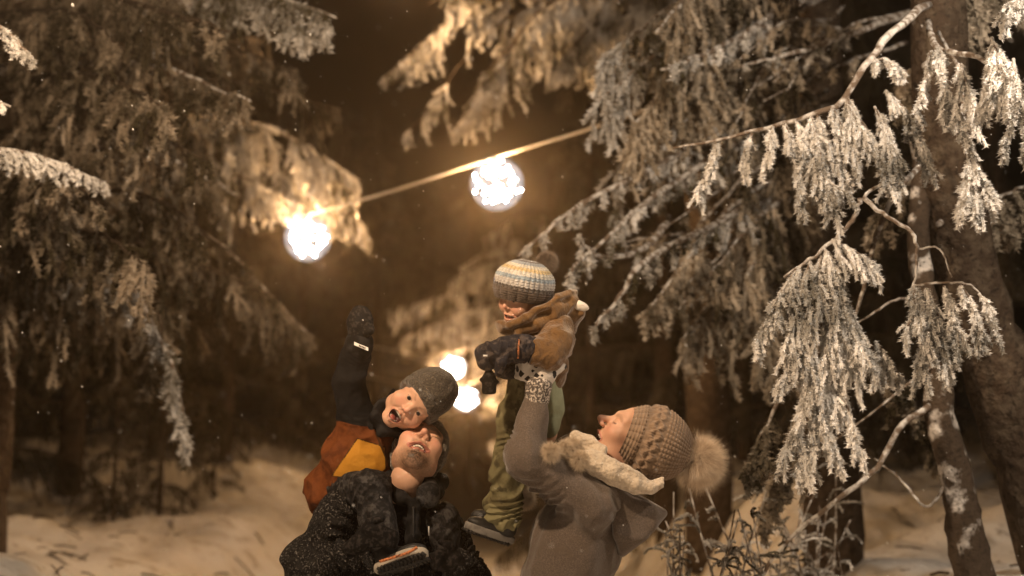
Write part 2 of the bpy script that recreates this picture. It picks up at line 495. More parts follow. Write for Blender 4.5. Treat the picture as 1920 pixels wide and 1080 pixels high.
# ------------------------------------------------------------------ left spruce (mid distance)
b0 = foot(-60, 8.6)
t_left = empty('spruce_tree', b0, 'big snow-dusted spruce whose long drooping boughs reach the left-hand lamp ball', 'tree')
trunk_obj(t_left, [b0 - UP * 0.2, b0 + [0.05, 0, 2.5], b0 + [0.0, 0.1, 6.5]], 0.24, 0.12, 11)
SPR_L = dict(clump=0.4, sp=0.06, L=0.50, tw=0.18, start=0.12, grav=0.62, ntw=4, tipscale=0.35, out=0.5)
left_boughs = [  # start pixel+distance, mid, tip
    [(40, -140, 8.6), (380, -60, 7.6), (632, 34, 7.2)],
    [(0, -60, 8.6), (300, 20, 7.0), (430, 60, 6.6)],
    [(-20, 60, 8.6), (300, 60, 8.4), (560, 130, 8.6)],
    [(-20, 130, 8.6), (260, 120, 7.4), (470, 190, 7.0)],
    [(0, 170, 8.8), (400, 150, 9.2), (640, 205, 9.8)],
    [(0, 150, 8.6), (170, 140, 7.0), (310, 200, 6.3)],
    [(0, 250, 8.8), (300, 215, 9.8), (520, 245, 10.8), (672, 338, 11.4)],
    [(0, 280, 8.8), (330, 270, 10.2), (560, 330, 11.3), (690, 432, 11.9)],
    [(0, 300, 8.8), (280, 270, 9.6), (560, 380, 11.2)],
    [(0, 290, 8.7), (260, 280, 8.0), (450, 370, 8.0)],
    [(0, 250, 8.6), (220, 240, 7.0), (390, 300, 6.8)],
    [(0, 380, 8.6), (250, 360, 7.6), (430, 470, 7.4)],
    [(-20, 420, 8.7), (330, 410, 8.6), (585, 632, 8.8)],
    [(-20, 430, 8.6), (250, 450, 7.8), (520, 560, 8.2)],
    [(-20, 440, 8.6), (150, 430, 6.8), (280, 500, 6.2)],
    [(-20, 420, 8.6), (190, 480, 7.2), (310, 660, 6.9), (352, 822, 6.9)],
    [(-20, 460, 8.6), (180, 500, 7.6), (300, 600, 7.5), (270, 700, 7.5)],
    [(-40, 30, 8.6), (120, 20, 7.2), (230, 90, 6.6)],
    [(-40, -30, 8.6), (180, -60, 7.8), (360, 10, 7.4)],
    [(-40, 330, 8.6), (90, 320, 6.6), (190, 390, 6.0)],
    [(-40, 480, 8.6), (220, 520, 9.0), (400, 640, 9.2)],
    [(-40, 120, 8.6), (200, 200, 9.0), (380, 260, 9.4)],
    [(-40, 200, 8.6), (330, 100, 9.4), (520, 60, 10.0)],
]
for i, c in enumerate(left_boughs):
    bough(t_left, [at(*q) for q in c], 0.022, 0.005, 100 + i, leaf=LEAF_MID if i in (0, 6, 7, 8, 15) else dict(LEAF_MID, frost=0.40), material=m_frost if i in (0, 6, 7, 8, 15) else m_dim2, spr=dict(SPR_L, L=0.34 if i in (0, 15) else 0.52, sp=0.050 if i in (0, 6, 7, 8) else 0.080, clump=0.4 if i in (0, 6, 7, 8) else 0.8), wood=m_bark if i % 3 else m_twig)  # brighter boughs take bright needles; the rest get painted-in shade and less frost
# left spruce close to the camera: only its branch ends enter the view
b1 = foot(-420, 5.4)
t_left2 = empty('spruce_tree', b1, 'spruce standing past the photo edge, thick snowy branch ends poking in beside the darkest boughs', 'tree')
trunk_obj(t_left2, [b1 - UP * 0.2, b1 + [0, 0, 2.5], b1 + [0.05, 0, 5.0]], 0.18, 0.1, 12)
for i, c in enumerate([
    [(-420, -120, 5.4), (-150, -40, 5.3), (10, 60, 5.2), (62, 112, 5.2)],
    [(-420, 180, 5.4), (-80, 270, 5.6), (60, 288, 5.8), (196, 342, 6.0)],
    [(-420, 90, 5.4), (-120, 120, 5.4), (20, 200, 5.4)],
]):
    bough(t_left2, [at(*q) for q in c], 0.014, 0.005, 150 + i, leaf=LEAF_NEAR, spr=dict(sp=0.035, L=0.09 if i != 1 else 0.13, tw=0.06, start=0.45, grav=0.3, ntw=4))

# ------------------------------------------------------------------ spruce over the path, lit from above
b2 = foot(1330, 11.5)
t_mid = empty('spruce_tree', b2, 'golden-lit spruce behind the round lamp ball, its boughs spread above the cable', 'tree')
trunk_obj(t_mid, [b2 - UP * 0.2, b2 + [0, 0, 3.0], b2 + [-0.1, 0, 6.5]], 0.2, 0.1, 13)
for i, c in enumerate([
    [(1330, -110, 11.5), (960, -40, 10.6), (712, 152, 10.0)],
    [(1330, -40, 11.5), (980, 20, 10.6), (762, 250, 10.2)],
    [(1330, 0, 11.5), (1000, 60, 10.4), (850, 250, 10.0)],
    [(1330, -60, 11.5), (1050, 0, 10.2), (900, 170, 9.8)],
    [(1330, -160, 11.5), (1000, -110, 10.6), (800, 10, 10.2)],
    [(1330, 0, 11.5), (1130, 40, 10.4), (1030, 150, 10.0)],
    [(1330, -180, 11.5), (1100, -140, 10.5), (900, -20, 10.3)],
    [(1330, -60, 11.5), (1180, -30, 10.6), (1080, 80, 10.3)],
    [(1330, -220, 11.5), (1150, -170, 10.8), (980, -90, 10.6)],
]):
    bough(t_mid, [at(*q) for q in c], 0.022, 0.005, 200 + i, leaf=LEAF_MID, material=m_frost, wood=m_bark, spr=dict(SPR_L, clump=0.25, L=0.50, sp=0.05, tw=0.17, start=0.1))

# ------------------------------------------------------------------ thick drooping spruce right of the toddler
b3 = foot(1560, 8.2)
t_r = empty('spruce_tree', b3, 'tall spruce right of the toddler with long curtains of hanging frosted twigs', 'tree')
trunk_obj(t_r, [b3 - UP * 0.2, b3 + [0.0, 0, 2.5], b3 + [0.1, 0, 5.2]], 0.17, 0.1, 14)
SPR_R = dict(clump=0.4, sp=0.062, L=0.50, tw=0.18, start=0.2, grav=0.75, ntw=4, tipscale=0.65, out=0.45)
for i, c in enumerate([
    [(1540, -80, 8.1), (1300, -10, 7.4), (1125, 110, 7.0)],
    [(1540, -10, 8.1), (1300, 60, 7.3), (1120, 190, 6.9)],
    [(1545, 60, 8.1), (1330, 90, 7.2), (1190, 230, 6.8)],
    [(1545, 120, 8.1), (1330, 170, 7.6), (1160, 310, 7.3)],
    [(1545, -120, 8.1), (1350, -60, 7.2), (1230, 60, 6.6)],
    [(1550, 40, 8.1), (1420, 60, 7.4), (1310, 170, 7.0)],
    [(1550, 200, 8.1), (1350, 250, 7.3), (1220, 340, 7.0)],
    [(1550, 250, 8.1), (1400, 330, 7.2), (1270, 470, 6.9)],
    [(1550, 300, 8.1), (1380, 380, 7.1), (1215, 580, 6.8)],
    [(1550, 330, 8.1), (1430, 400, 7.2), (1330, 520, 6.8)],
    [(1555, 360, 8.1), (1450, 430, 7.3), (1400, 520, 7.0)],
    [(1550, 230, 8.1), (1450, 250, 7.6), (1370, 330, 7.3)],
    [(1550, 420, 8.2), (1400, 470, 8.0), (1290, 560, 7.8)],
    [(1550, 460, 8.1), (1380, 520, 7.2), (1280, 640, 6.9)], [(1555, 480, 8.1), (1480, 540, 7.3), (1430, 640, 7.0)],
    [(1545, -160, 8.1), (1400, -120, 7.4), (1290, -20, 7.0)],
]):
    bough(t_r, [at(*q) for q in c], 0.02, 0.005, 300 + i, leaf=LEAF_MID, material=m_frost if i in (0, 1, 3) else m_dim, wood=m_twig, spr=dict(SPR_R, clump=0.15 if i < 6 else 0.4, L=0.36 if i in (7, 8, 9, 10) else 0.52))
# bare limbs reaching toward the toddler's hat
for i, c in enumerate([
    [(1550, 120, 8.1), (1250, 300, 7.0), (1080, 390, 6.6), (972, 480, 6.4)],
    [(1550, 170, 8.1), (1280, 330, 7.0), (1130, 450, 6.5), (1060, 520, 6.2)],
    [(1550, 330, 8.1), (1240, 470, 6.4), (1160, 560, 6.2), (1110, 620, 6.1)],
    [(1550, -10, 8.1), (1370, 80, 7.0), (1240, 130, 6.6)],
    [(1720, 20, 7.6), (1520, 90, 7.0), (1390, 125, 6.8)],
    [(1480, 0, 7.6), (1400, 60, 7.2), (1330, 90, 7.1)],
    [(1250, 420, 7.0), (1200, 470, 6.7), (1120, 480, 6.5), (1085, 440, 6.4)],
]):
    bough(t_r, [at(*q) for q in c], 0.02, 0.006, 330 + i, spr=dict(sp=0.12, L=0.16, tw=0.06, start=0.35, grav=0.35, ntw=4) if i < 4 else dict(sp=0.2, L=0.1, tw=0.05, start=0.5, ntw=3), leaf=LEAF_MID)

rng = np.random.default_rng(91)
for i in range(16):
    if i < 9: a, b = (rng.uniform(1450, 1760), rng.uniform(-40, 160), 7.6), (rng.uniform(1240, 1480), rng.uniform(60, 260), 6.9)
    else: a, b = (rng.uniform(1400, 1560), rng.uniform(300, 480), 8.0), (rng.uniform(1080, 1300), rng.uniform(430, 640), 6.8)
    m_ = ((a[0] + b[0]) / 2, (a[1] + b[1]) / 2 - rng.uniform(0, 50), (a[2] + b[2]) / 2)
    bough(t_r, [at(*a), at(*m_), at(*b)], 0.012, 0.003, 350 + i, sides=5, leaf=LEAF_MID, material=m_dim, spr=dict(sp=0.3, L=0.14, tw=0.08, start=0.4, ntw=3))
# ------------------------------------------------------------------ near right spruce: bare limbs and frosted tufts, in focus
b4 = foot(2000, 5.9)
t_n = empty('spruce_tree', b4, 'near leaning spruce with bare crooked limbs and thick white frosted tufts behind the mottled trunk', 'tree')
trunk_obj(t_n, [b4 - UP * 0.2] + [at(*q) for q in [(1950, 900, 5.9), (1888, 740, 5.9), (1838, 600, 5.9), (1795, 400, 5.9), (1762, 150, 5.9), (1755, -200, 5.9)]], 0.17, 0.10, 15)
def limb(ctrl, r0, r1, seed, n=22, **k): return bough(t_n, [at(*q) for q in ctrl], r0, r1, seed, n=n, leaf=LEAF_NEAR, **k)
limb([(1740, 10, 5.7), (1690, 45, 5.4), (1640, 100, 5.2), (1585, 185, 5.15), (1520, 215, 5.15), (1440, 240, 5.2), (1340, 262, 5.25), (1262, 278, 5.3)], 0.018, 0.004, 400)
limb([(1740, 40, 5.7), (1760, 90, 5.2), (1840, 110, 4.9), (1900, 160, 4.7), (1960, 260, 4.6)], 0.014, 0.005, 401)
limb([(1585, 185, 5.15), (1640, 270, 5.1), (1660, 330, 5.05), (1620, 372, 5.0)], 0.010, 0.006, 402)
limb([(1620, 372, 5.0), (1655, 400, 4.95), (1712, 440, 4.9), (1718, 490, 4.9), (1712, 540, 4.9)], 0.009, 0.004, 403)
limb([(1716, 468, 4.9), (1760, 466, 4.88), (1785, 520, 4.85)], 0.004, 0.0025, 404)
limb([(1712, 535, 4.9), (1770, 530, 4.87), (1815, 532, 4.85), (1838, 550, 4.85)], 0.005, 0.0025, 405)
limb([(1612, 372, 5.0), (1600, 410, 5.0), (1568, 446, 5.0), (1520, 485, 5.0), (1470, 520, 5.0)], 0.010, 0.005, 406)
limb([(1740, 300, 5.7), (1680, 360, 5.4), (1640, 450, 5.3), (1620, 540, 5.25), (1600, 600, 5.25)], 0.014, 0.006, 407)
limb([(1760, 60, 5.6), (1800, 140, 5.3), (1805, 230, 5.1), (1815, 300, 5.0)], 0.007, 0.003, 408)
limb([(1920, 700, 5.9), (1800, 660, 5.7), (1600, 800, 5.6), (1450, 900, 5.4)], 0.006, 0.003, 409)
TU = dict(sp=0.034, L=0.095, tw=0.085, start=0.04, grav=0.30, ntw=4, tipscale=0.8, fwd=0.95, out=0.7, down=0.1, spread=0.5, tg=0.26)
tufts = [  # hanging sprays: top, (mid), tip, width of the spray
    ([(1760, 90, 5.1), (1765, 140, 5.05), (1778, 195, 5.05)], 0.12), ([(1745, 95, 5.1), (1735, 150, 5.1), (1722, 190, 5.1)], 0.10),
    ([(1800, 120, 5.0), (1812, 160, 4.95), (1826, 215, 4.95)], 0.10), ([(1790, 190, 5.0), (1800, 230, 5.0), (1812, 262, 5.0)], 0.05),
    ([(1860, 70, 4.8), (1880, 130, 4.7), (1890, 190, 4.65)], 0.13), ([(1900, 110, 4.65), (1905, 190, 4.6), (1885, 275, 4.6)], 0.13),
    ([(1930, 120, 4.6), (1940, 200, 4.55), (1925, 275, 4.5)], 0.13), ([(1850, 110, 4.8), (1858, 170, 4.75), (1840, 215, 4.75)], 0.09),
    ([(1920, -40, 4.8), (1910, 0, 4.75), (1885, 10, 4.7)], 0.08), ([(1815, 290, 5.0), (1818, 330, 4.98), (1800, 400, 4.97)], 0.07),
    ([(1818, 300, 5.0), (1845, 335, 4.97), (1872, 375, 4.95)], 0.06), ([(1816, 320, 5.0), (1830, 370, 4.97), (1832, 405, 4.96)], 0.07),
    ([(1590, 180, 5.15), (1600, 220, 5.1), (1630, 250, 5.05)], 0.10), ([(1625, 120, 5.2), (1660, 110, 5.15), (1690, 130, 5.15)], 0.06),
    ([(1560, 200, 5.15), (1580, 240, 5.1), (1610, 300, 5.05)], 0.12), ([(1530, 212, 5.15), (1550, 260, 5.1), (1590, 330, 5.05)], 0.12),
    ([(1490, 225, 5.15), (1510, 270, 5.1), (1545, 365, 5.05)], 0.13), ([(1470, 232, 5.15), (1490, 280, 5.1), (1505, 390, 5.05)], 0.10),
    ([(1450, 238, 5.15), (1440, 280, 5.1), (1432, 320, 5.1)], 0.07), ([(1520, 215, 5.15), (1540, 300, 5.05), (1560, 380, 5.0)], 0.10),
    ([(1350, 262, 5.25), (1330, 310, 5.25), (1310, 360, 5.25)], 0.08), ([(1410, 250, 5.2), (1395, 290, 5.2), (1400, 330, 5.2)], 0.06),
    ([(1640, 200, 5.1), (1660, 240, 5.05), (1690, 315, 5.0)], 0.11), ([(1600, 240, 5.1), (1640, 270, 5.05), (1665, 325, 5.0)], 0.10),
    ([(1660, 170, 5.2), (1700, 210, 5.15), (1740, 290, 5.1)], 0.10), ([(1540, 330, 5.05), (1570, 350, 5.0), (1595, 365, 5.0)], 0.05),
    ([(1712, 535, 4.9), (1715, 580, 4.87), (1700, 615, 4.85)], 0.07), ([(1720, 540, 4.9), (1735, 600, 4.85), (1728, 690, 4.83)], 0.10),
    ([(1735, 540, 4.9), (1760, 600, 4.85), (1770, 685, 4.83)], 0.08), ([(1800, 535, 4.86), (1830, 580, 4.83), (1835, 640, 4.82)], 0.06),
    ([(1835, 550, 4.85), (1855, 580, 4.83), (1868, 625, 4.82)], 0.05), ([(1770, 535, 4.88), (1790, 590, 4.85), (1800, 655, 4.83)], 0.06),
    ([(1560, 450, 5.0), (1600, 470, 4.97), (1640, 495, 4.95)], 0.07), ([(1545, 465, 5.0), (1570, 510, 4.97), (1580, 560, 4.95)], 0.10),
    ([(1500, 500, 5.0), (1470, 540, 4.97), (1420, 635, 4.95)], 0.08), ([(1520, 490, 5.0), (1500, 560, 4.95), (1480, 640, 4.93)], 0.09),
    ([(1540, 480, 5.0), (1520, 580, 4.95), (1510, 690, 4.92)], 0.12), ([(1550, 490, 5.0), (1560, 600, 4.95), (1530, 710, 4.92)], 0.12),
    ([(1560, 500, 5.0), (1590, 600, 4.95), (1600, 700, 4.92)], 0.12), ([(1580, 560, 5.0), (1620, 640, 4.95), (1650, 700, 4.93)], 0.10),
    ([(1530, 660, 4.95), (1510, 760, 4.92), (1470, 840, 4.9)], 0.10), ([(1540, 680, 4.95), (1530, 780, 4.92), (1500, 870, 4.9)], 0.11),
    ([(1560, 690, 4.95), (1555, 780, 4.92), (1565, 850, 4.9)], 0.10), ([(1570, 690, 4.95), (1590, 770, 4.92), (1610, 840, 4.9)], 0.08),
    ([(1530, 620, 4.95), (1480, 690, 4.93), (1455, 715, 4.93)], 0.08), ([(1640, 640, 5.0), (1670, 680, 4.97), (1690, 712, 4.95)], 0.06),
]
for i, (c, wd) in enumerate(tufts):
    bough(t_n, [at(*q) for q in c], 0.006, 0.003, 430 + i, n=10, leaf=LEAF_NEAR, sides=5, spr=dict(TU, L=wd * 1.25))
# darker boughs of the same tree behind the tufts
for i, c in enumerate([
    [(1750, 330, 5.8), (1690, 350, 6.2), (1620, 430, 6.4)], [(1740, 120, 5.8), (1690, 160, 6.2), (1720, 330, 6.2)],
    [(1550, 640, 5.6), (1480, 720, 5.6), (1400, 870, 5.6)], [(1580, 620, 5.6), (1500, 760, 5.7), (1430, 960, 5.8)],
    [(1740, -20, 5.8), (1850, -30, 6.2), (1930, 40, 6.4)], [(1760, 420, 5.8), (1850, 380, 6.2), (1960, 330, 6.4)],
    [(1600, 700, 6.0), (1680, 700, 6.2), (1760, 860, 6.4)],
]):
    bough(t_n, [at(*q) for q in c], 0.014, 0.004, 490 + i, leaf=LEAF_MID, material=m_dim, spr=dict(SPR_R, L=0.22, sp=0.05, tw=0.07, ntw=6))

# slim mottled young tree in front
b6 = foot(1838, 5.7)
t_mot = empty('young_tree', b6, 'slim crooked trunk mottled with pale snow, standing on the snow bank', 'tree')
trunk_obj(t_mot, [b6 - UP * 0.2, at(1822, 1060, 5.7), at(1805, 970, 5.7), at(1790, 880, 5.7), at(1762, 780, 5.7), at(1755, 680, 5.72), at(1735, 560, 5.75), at(1722, 430, 5.85), at(1736, 200, 6.0), at(1745, -150, 6.2)], 0.085, 0.03, 17, m_lichen, n=52)
for i, c in enumerate([
    [(1745, 760, 5.68), (1690, 800, 5.6), (1640, 880, 5.5), (1560, 945, 5.4), (1470, 1020, 5.3), (1420, 1090, 5.25)],
    [(1785, 885, 5.68), (1740, 950, 5.7), (1690, 900, 5.8), (1640, 860, 5.9)],
    [(1730, 590, 5.75), (1690, 560, 5.6), (1600, 610, 5.5)],
]):
    bough(t_mot, [at(*q) for q in c], 0.014 if i == 0 else 0.008, 0.007 if i == 0 else 0.003, 520 + i, n=24)
# snowy brush at the foot of the bank
for j, (px, d, lab) in enumerate([(1375, 5.6, 'low tangle of snow-covered twigs on the bank behind the fur pompom'), (1500, 6.4, 'snowy twig tangle on the bank below the long bare slanting branch')]):
    bs = foot(px, d)
    top = to_cam(bs)
    sh = empty('shrub', bs, lab, 'shrub')
    rng = np.random.default_rng(600 + j)
    for i in range(15):
        tip = at(px + rng.uniform(-130, 110), rng.uniform(930, 1040) if i > 3 else rng.uniform(850, 930), d + rng.uniform(-0.4, 0.4))
        st = bs + np.array([rng.uniform(-0.15, 0.15), rng.uniform(-0.15, 0.15), -0.05])
        midp = (st + tip) / 2 + np.array([rng.uniform(-0.15, 0.15), rng.uniform(-0.1, 0.1), rng.uniform(0.0, 0.15)])
        bough(sh, [st, midp, tip], 0.009, 0.003, 620 + j * 30 + i, n=10, sides=5, leaf=dict(LEAF_MID, frost=0.5, core=0.006, nl=0.010, dens=120), material=m_frost, spr=dict(sp=0.16, L=0.14, tw=0.07, start=0.4, grav=0.1, ntw=2))

# ------------------------------------------------------------------ background spruces
def far_spruce(name, h, seed, nb=30, low=0.7, dens=1.0, leaf=LEAF_FAR):
    rng = np.random.default_rng(seed)
    pts = np.array([[0, 0, -0.3], [0.02, 0, h * 0.5], [0, 0.03, h]])
    tv, tf = tube(curve(pts, 10), np.linspace(0.03 * h * 0.55, 0.02, 10), 9)
    wood, segs = [], []
    for i in range(nb):
        z = low + (h - low) * (i / nb) ** 0.9
        L = (0.24 * h) * (1 - z / h) ** 0.8 * rng.uniform(0.75, 1.15) + 0.25
        a = i * 2.4 + rng.uniform(-0.4, 0.4)
        dr = np.array([math.cos(a), math.sin(a), 0])
        c = [np.array([0, 0, z]), np.array([0, 0, z]) + dr * L * 0.55 + UP * (-0.02 * L), np.array([0, 0, z]) + dr * L - UP * 0.28 * L]
        poly = curve(c, 8)
        wood.append(tube(poly, np.linspace(0.02, 0.005, 8), 5))
        segs += spray(poly, rng, sp=0.10 / dens, L=0.42, tw=0.14, start=0.12, grav=0.3, ntw=5)
    wv, wf = merge(wood)
    lv, lf, fr = needles(segs, rng, **leaf)
    return (mesh_data('trunk', tv, tf), mesh_data('limbs', wv, wf), mesh_data('crown', lv, lf, False), fr)
protos = []
for i, (h, s) in enumerate([(8.5, 1), (6.5, 2), (4.0, 3)]):
    a, b_, c, fr = far_spruce('spruce', h, 700 + s, nb=40 if h > 5 else 24, low=0.6 if h > 5 else 0.3)
    add_attr(c, 'frost', fr)
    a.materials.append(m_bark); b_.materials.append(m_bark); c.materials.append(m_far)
    protos.append((a, b_, c))
far_list = [  # pixel column, distance, prototype, turn, scale, label
    (700, 25.0, 1, 1.9, 1.0, None), (560, 30.0, 0, 2.2, 0.9, None), (800, 33.0, 0, 0.9, 0.8, None), (880, 36.0, 0, 2.7, 0.95, None),
    (1110, 17.0, 1, 0.2, 0.9, None), (1250, 15.0, 0, 1.2, 0.95, None), (1400, 20.0, 0, 2.0, 1.0, None), (1560, 14.0, 1, 0.6, 1.0, None),
    (1690, 17.0, 0, 1.1, 1.0, None), (1900, 13.0, 0, 2.8, 1.0, None),
    (420, 19.0, 1, 0.0, 1.0, None), (290, 16.5, 0, 0.8, 0.9, None), (130, 14.5, 0, 1.5, 1.0, None), (10, 18.0, 0, 2.9, 1.0, None), (-90, 13.0, 1, 0.3, 1.1, None),
    (300, 13.2, 2, 0.7, 0.50, 'low bushy dark spruce sapling, largest of those on the snow slope'),
    (215, 12.4, 2, 2.1, 0.36, 'squat dark spruce sapling next to the largest sapling on the snow slope'),
    (400, 15.0, 2, 1.4, 0.30, 'slender dark spruce sapling between the squat one and the man'),
    (530, 23.0, 2, 1.0, 0.28, 'tiny dark sapling alone on the bright snow slope'),
    (640, 40.0, 0, 1.0, 1.1, None), (960, 44.0, 0, 0.2, 1.1, None), (1060, 30.0, 0, 2.2, 1.0, None),
]
for px, d, pi, rot, sc, lab in far_list:
    p = foot(px, d)
    left = px < 900
    t = empty('spruce_tree', p, lab or ('dark background spruce in the woods beyond the snow slope on the boy\'s side' if left else 'dark background spruce in the woods beyond the bank on the woman\'s side'), 'tree',
              ('dark spruces beyond the snow slope' if left else 'dark spruces beyond the bank') if not lab else None)
    t.rotation_euler.z = rot; t.scale = (sc, sc, sc)
    for nm, me in zip(('trunk', 'limbs', 'crown'), protos[pi]):
        o = bpy.data.objects.new(nm, me); COL.objects.link(o); o.parent = t

b7 = foot(1040, 19.4)
t_far = empty('spruce_tree', b7, 'spruce behind the pair of small lamp balls, its golden branch tips glowing', 'tree')
trunk_obj(t_far, [b7 - UP * 0.2, b7 + UP * 2.5, b7 + UP * 5.5], 0.16, 0.06, 18)
for i, c in enumerate([
    [(1040, 520, 19.4), (880, 540, 18.8), (735, 580, 18.4)], [(1040, 560, 19.4), (890, 575, 18.8), (745, 640, 18.5)],
    [(1040, 600, 19.4), (900, 610, 18.9), (790, 680, 18.6)], [(1040, 640, 19.4), (930, 640, 19.2), (840, 720, 19.2)],
    [(1040, 480, 19.4), (920, 490, 18.6), (800, 545, 18.2)], [(1040, 580, 19.4), (960, 600, 18.6), (880, 650, 18.4)],
    [(1040, 440, 19.4), (950, 450, 19.0), (860, 500, 18.8)], [(1040, 660, 19.4), (980, 690, 18.8), (900, 760, 18.9)],
    [(1040, 400, 19.4), (980, 400, 19.0), (900, 450, 18.8)], [(1040, 720, 19.4), (980, 760, 18.9), (920, 830, 18.9)],
]):
    bough(t_far, [at(*q) for q in c], 0.03, 0.006, 560 + i, n=12, leaf=dict(LEAF_FAR, frost=0.55), material=m_frost, wood=m_bark, spr=dict(SPR_L, sp=0.10, L=0.55, tw=0.2, ntw=4))
# ------------------------------------------------------------------ lamp balls on the cable
m_led = bpy.data.materials.new('led'); m_led.use_nodes = True
nt = m_led.node_tree; nt.nodes.clear()
em = nt.nodes.new('ShaderNodeEmission'); em.inputs[0].default_value = (1.0, 0.93, 0.86, 1); em.inputs[1].default_value = 90
ou = nt.nodes.new('ShaderNodeOutputMaterial'); nt.links.new(em.outputs[0], ou.inputs[0])
m_led.cycles.emission_sampling = 'NONE'
m_shell = bpy.data.materials.new('glowing_shell'); m_shell.use_nodes = True
nt = m_shell.node_tree; nt.nodes.clear()
em = nt.nodes.new('ShaderNodeEmission'); em.inputs[0].default_value = (0.93, 0.95, 1.0, 1); em.inputs[1].default_value = 0.62
tr = nt.nodes.new('ShaderNodeBsdfTransparent'); mxs = nt.nodes.new('ShaderNodeMixShader')
tcn = nt.nodes.new('ShaderNodeTexCoord'); nz = nt.nodes.new('ShaderNodeTexNoise'); nz.inputs['Scale'].default_value = 11; nz.inputs['Detail'].default_value = 2
mr = nt.nodes.new('ShaderNodeMapRange'); mr.inputs[1].default_value = 0.38; mr.inputs[2].default_value = 0.62; mr.inputs[3].default_value = 0.22; mr.inputs[4].default_value = 0.80
ou = nt.nodes.new('ShaderNodeOutputMaterial')
nt.links.new(tcn.outputs['Object'], nz.inputs['Vector']); nt.links.new(nz.outputs[0], mr.inputs[0]); nt.links.new(mr.outputs[0], mxs.inputs[0])
nt.links.new(tr.outputs[0], mxs.inputs[1]); nt.links.new(em.outputs[0], mxs.inputs[2]); nt.links.new(mxs.outputs[0], ou.inputs[0])
m_shell.cycles.emission_sampling = 'NONE'
m_cap = mat('lamp_cap', (0.03, 0.03, 0.03), 0.5)
m_cable = mat('cable', (0.40, 0.37, 0.33), 0.8, noise=(60, (0.62, 0.60, 0.57), 0.4, 0.7))
def uv_sphere(c, r, nu=24, nv=14):
    th = np.linspace(0, math.pi, nv + 1)[1:-1]; ph = np.arange(nu) * 2 * math.pi / nu
    V = [[0, 0, 1]] + [[math.sin(t) * math.cos(p), math.sin(t) * math.sin(p), math.cos(t)] for t in th for p in ph] + [[0, 0, -1]]
    Fc = [(0, 1 + j, 1 + (j + 1) % nu) for j in range(nu)]
    for i in range(nv - 2):
        for j in range(nu):
            a = 1 + i * nu; b = a + nu; Fc.append((a + j, b + j, b + (j + 1) % nu, a + (j + 1) % nu))
    a = 1 + (nv - 2) * nu; Fc += [(a + (j + 1) % nu, a + j, len(V) - 1) for j in range(nu)]
    return np.array(V) * r + np.asarray(c), Fc
ico = uv_sphere((0, 0, 0), 0.011, 6, 4)
def ball_lamp(c, r, watts, label, seed, nled=56, color=(1.0, 0.55, 0.22)):
    rng = np.random.default_rng(seed)
    root = empty('lamp_ball', c, label, 'lamp', 'lamp balls hung on the cable over the path')
    V, Fc = uv_sphere(c, r, 32, 20); obj('shell', V, Fc, m_shell, root)
    cap, cf = tube([c + UP * (r - 0.012), c + UP * (r + 0.012), c + UP * (r + 0.018)], [0.04, 0.035, 0.01], 12); obj('cap', cap, cf, m_cap, root)
    hk, hf = tube([c + UP * (r + 0.015), c + UP * (r + 0.03)], [0.008, 0.008], 6); obj('hook', hk, hf, m_cap, root)
    me = mesh_data('led', *ico); me.materials.append(m_led)
    for i in range(nled):
        y = 1 - 2 * (i + 0.5) / nled; a = i * 2.39996 + rng.uniform(-0.3, 0.3); q = math.sqrt(1 - y * y)
        o = bpy.data.objects.new('led', me); COL.objects.link(o); o.parent = root
        o.location = Vector((q * math.cos(a), q * math.sin(a), y)) * r * rng.uniform(0.55, 0.93)
    ld = bpy.data.lights.new('bulb', 'POINT'); ld.energy = watts * LAMP_W; ld.color = color; ld.shadow_soft_size = 0.045
    lo = bpy.data.objects.new('bulb', ld); COL.objects.link(lo); lo.parent = root
    return root
ball_lamp(at(932, 345, 10.7), 0.2, 180, 'bright round lamp ball hanging alone from the middle of the cable', 1)
ball_lamp(at(577, 447, 11.0), 0.178, 105, 'glowing lamp ball at the cable end beside the drooping spruce bough', 2)
ball_lamp(at(849, 690, 17.8), 0.165, 110, 'small distant lamp ball, upper one of the pair above the man', 3)
ball_lamp(at(873, 748, 18.4), 0.165, 110, 'small distant lamp ball, lower one of the pair above the man', 4)
# the string goes on over the path, above the frame, to the camera
ball_lamp(at(820, -100, 9.6), 0.2, 90, 'lamp ball of the string hanging above the golden-lit boughs', 5, 40)
KEY = np.array([-1.05, 3.05, 3.3]); KEY2 = np.array([2.05, 3.6, 3.75])
ball_lamp(KEY, 0.2, 440, 'lamp ball of the string hanging over the path in front of the boy and man', 6, 40, (1.0, 0.70, 0.44))
ball_lamp(KEY2, 0.2, 290, 'lamp ball of the string hanging in front of the bare crooked limbs', 7, 40, (1.0, 0.81, 0.62))
hang_ = UP * 0.225
def cable(pts, label):
    V, Fc = tube(curve(pts, 60), 0.010, 7)
    o = obj('light_cable', V, Fc, m_cable); tag(o, label, 'cable'); return o
cable([at(545, 396, 11.3), at(577, 402, 11.0), at(760, 350, 10.85), at(932, 294, 10.7), at(1130, 234, 9.9), at(1330, 165, 9.2), at(1545, 90, 8.3)], 'pale snowy cable slung between the trees above the family, carrying two lamp balls')
cable([at(640, 640, 22.0), at(849, 690, 17.8) + UP * 0.19, at(985, 560, 19.6)], 'far cable hung between background spruces carrying the upper of two small lamp balls')
cable([at(640, 700, 22.0), at(873, 748, 18.4) + UP * 0.19, at(1000, 610, 19.6)], 'far cable hung between background spruces carrying the lower of two small lamp balls')
cable([at(-60, 20, 8.6), at(820, -100, 9.6) + hang_, at(1345, -120, 11.5)], 'cable above the frame carrying the lamp ball over the golden boughs')
cable([b1 + UP * 4.9, KEY + hang_, KEY2 + hang_, at(1748, -190, 5.9)], 'cable slung across the path in front of the family, above the frame')

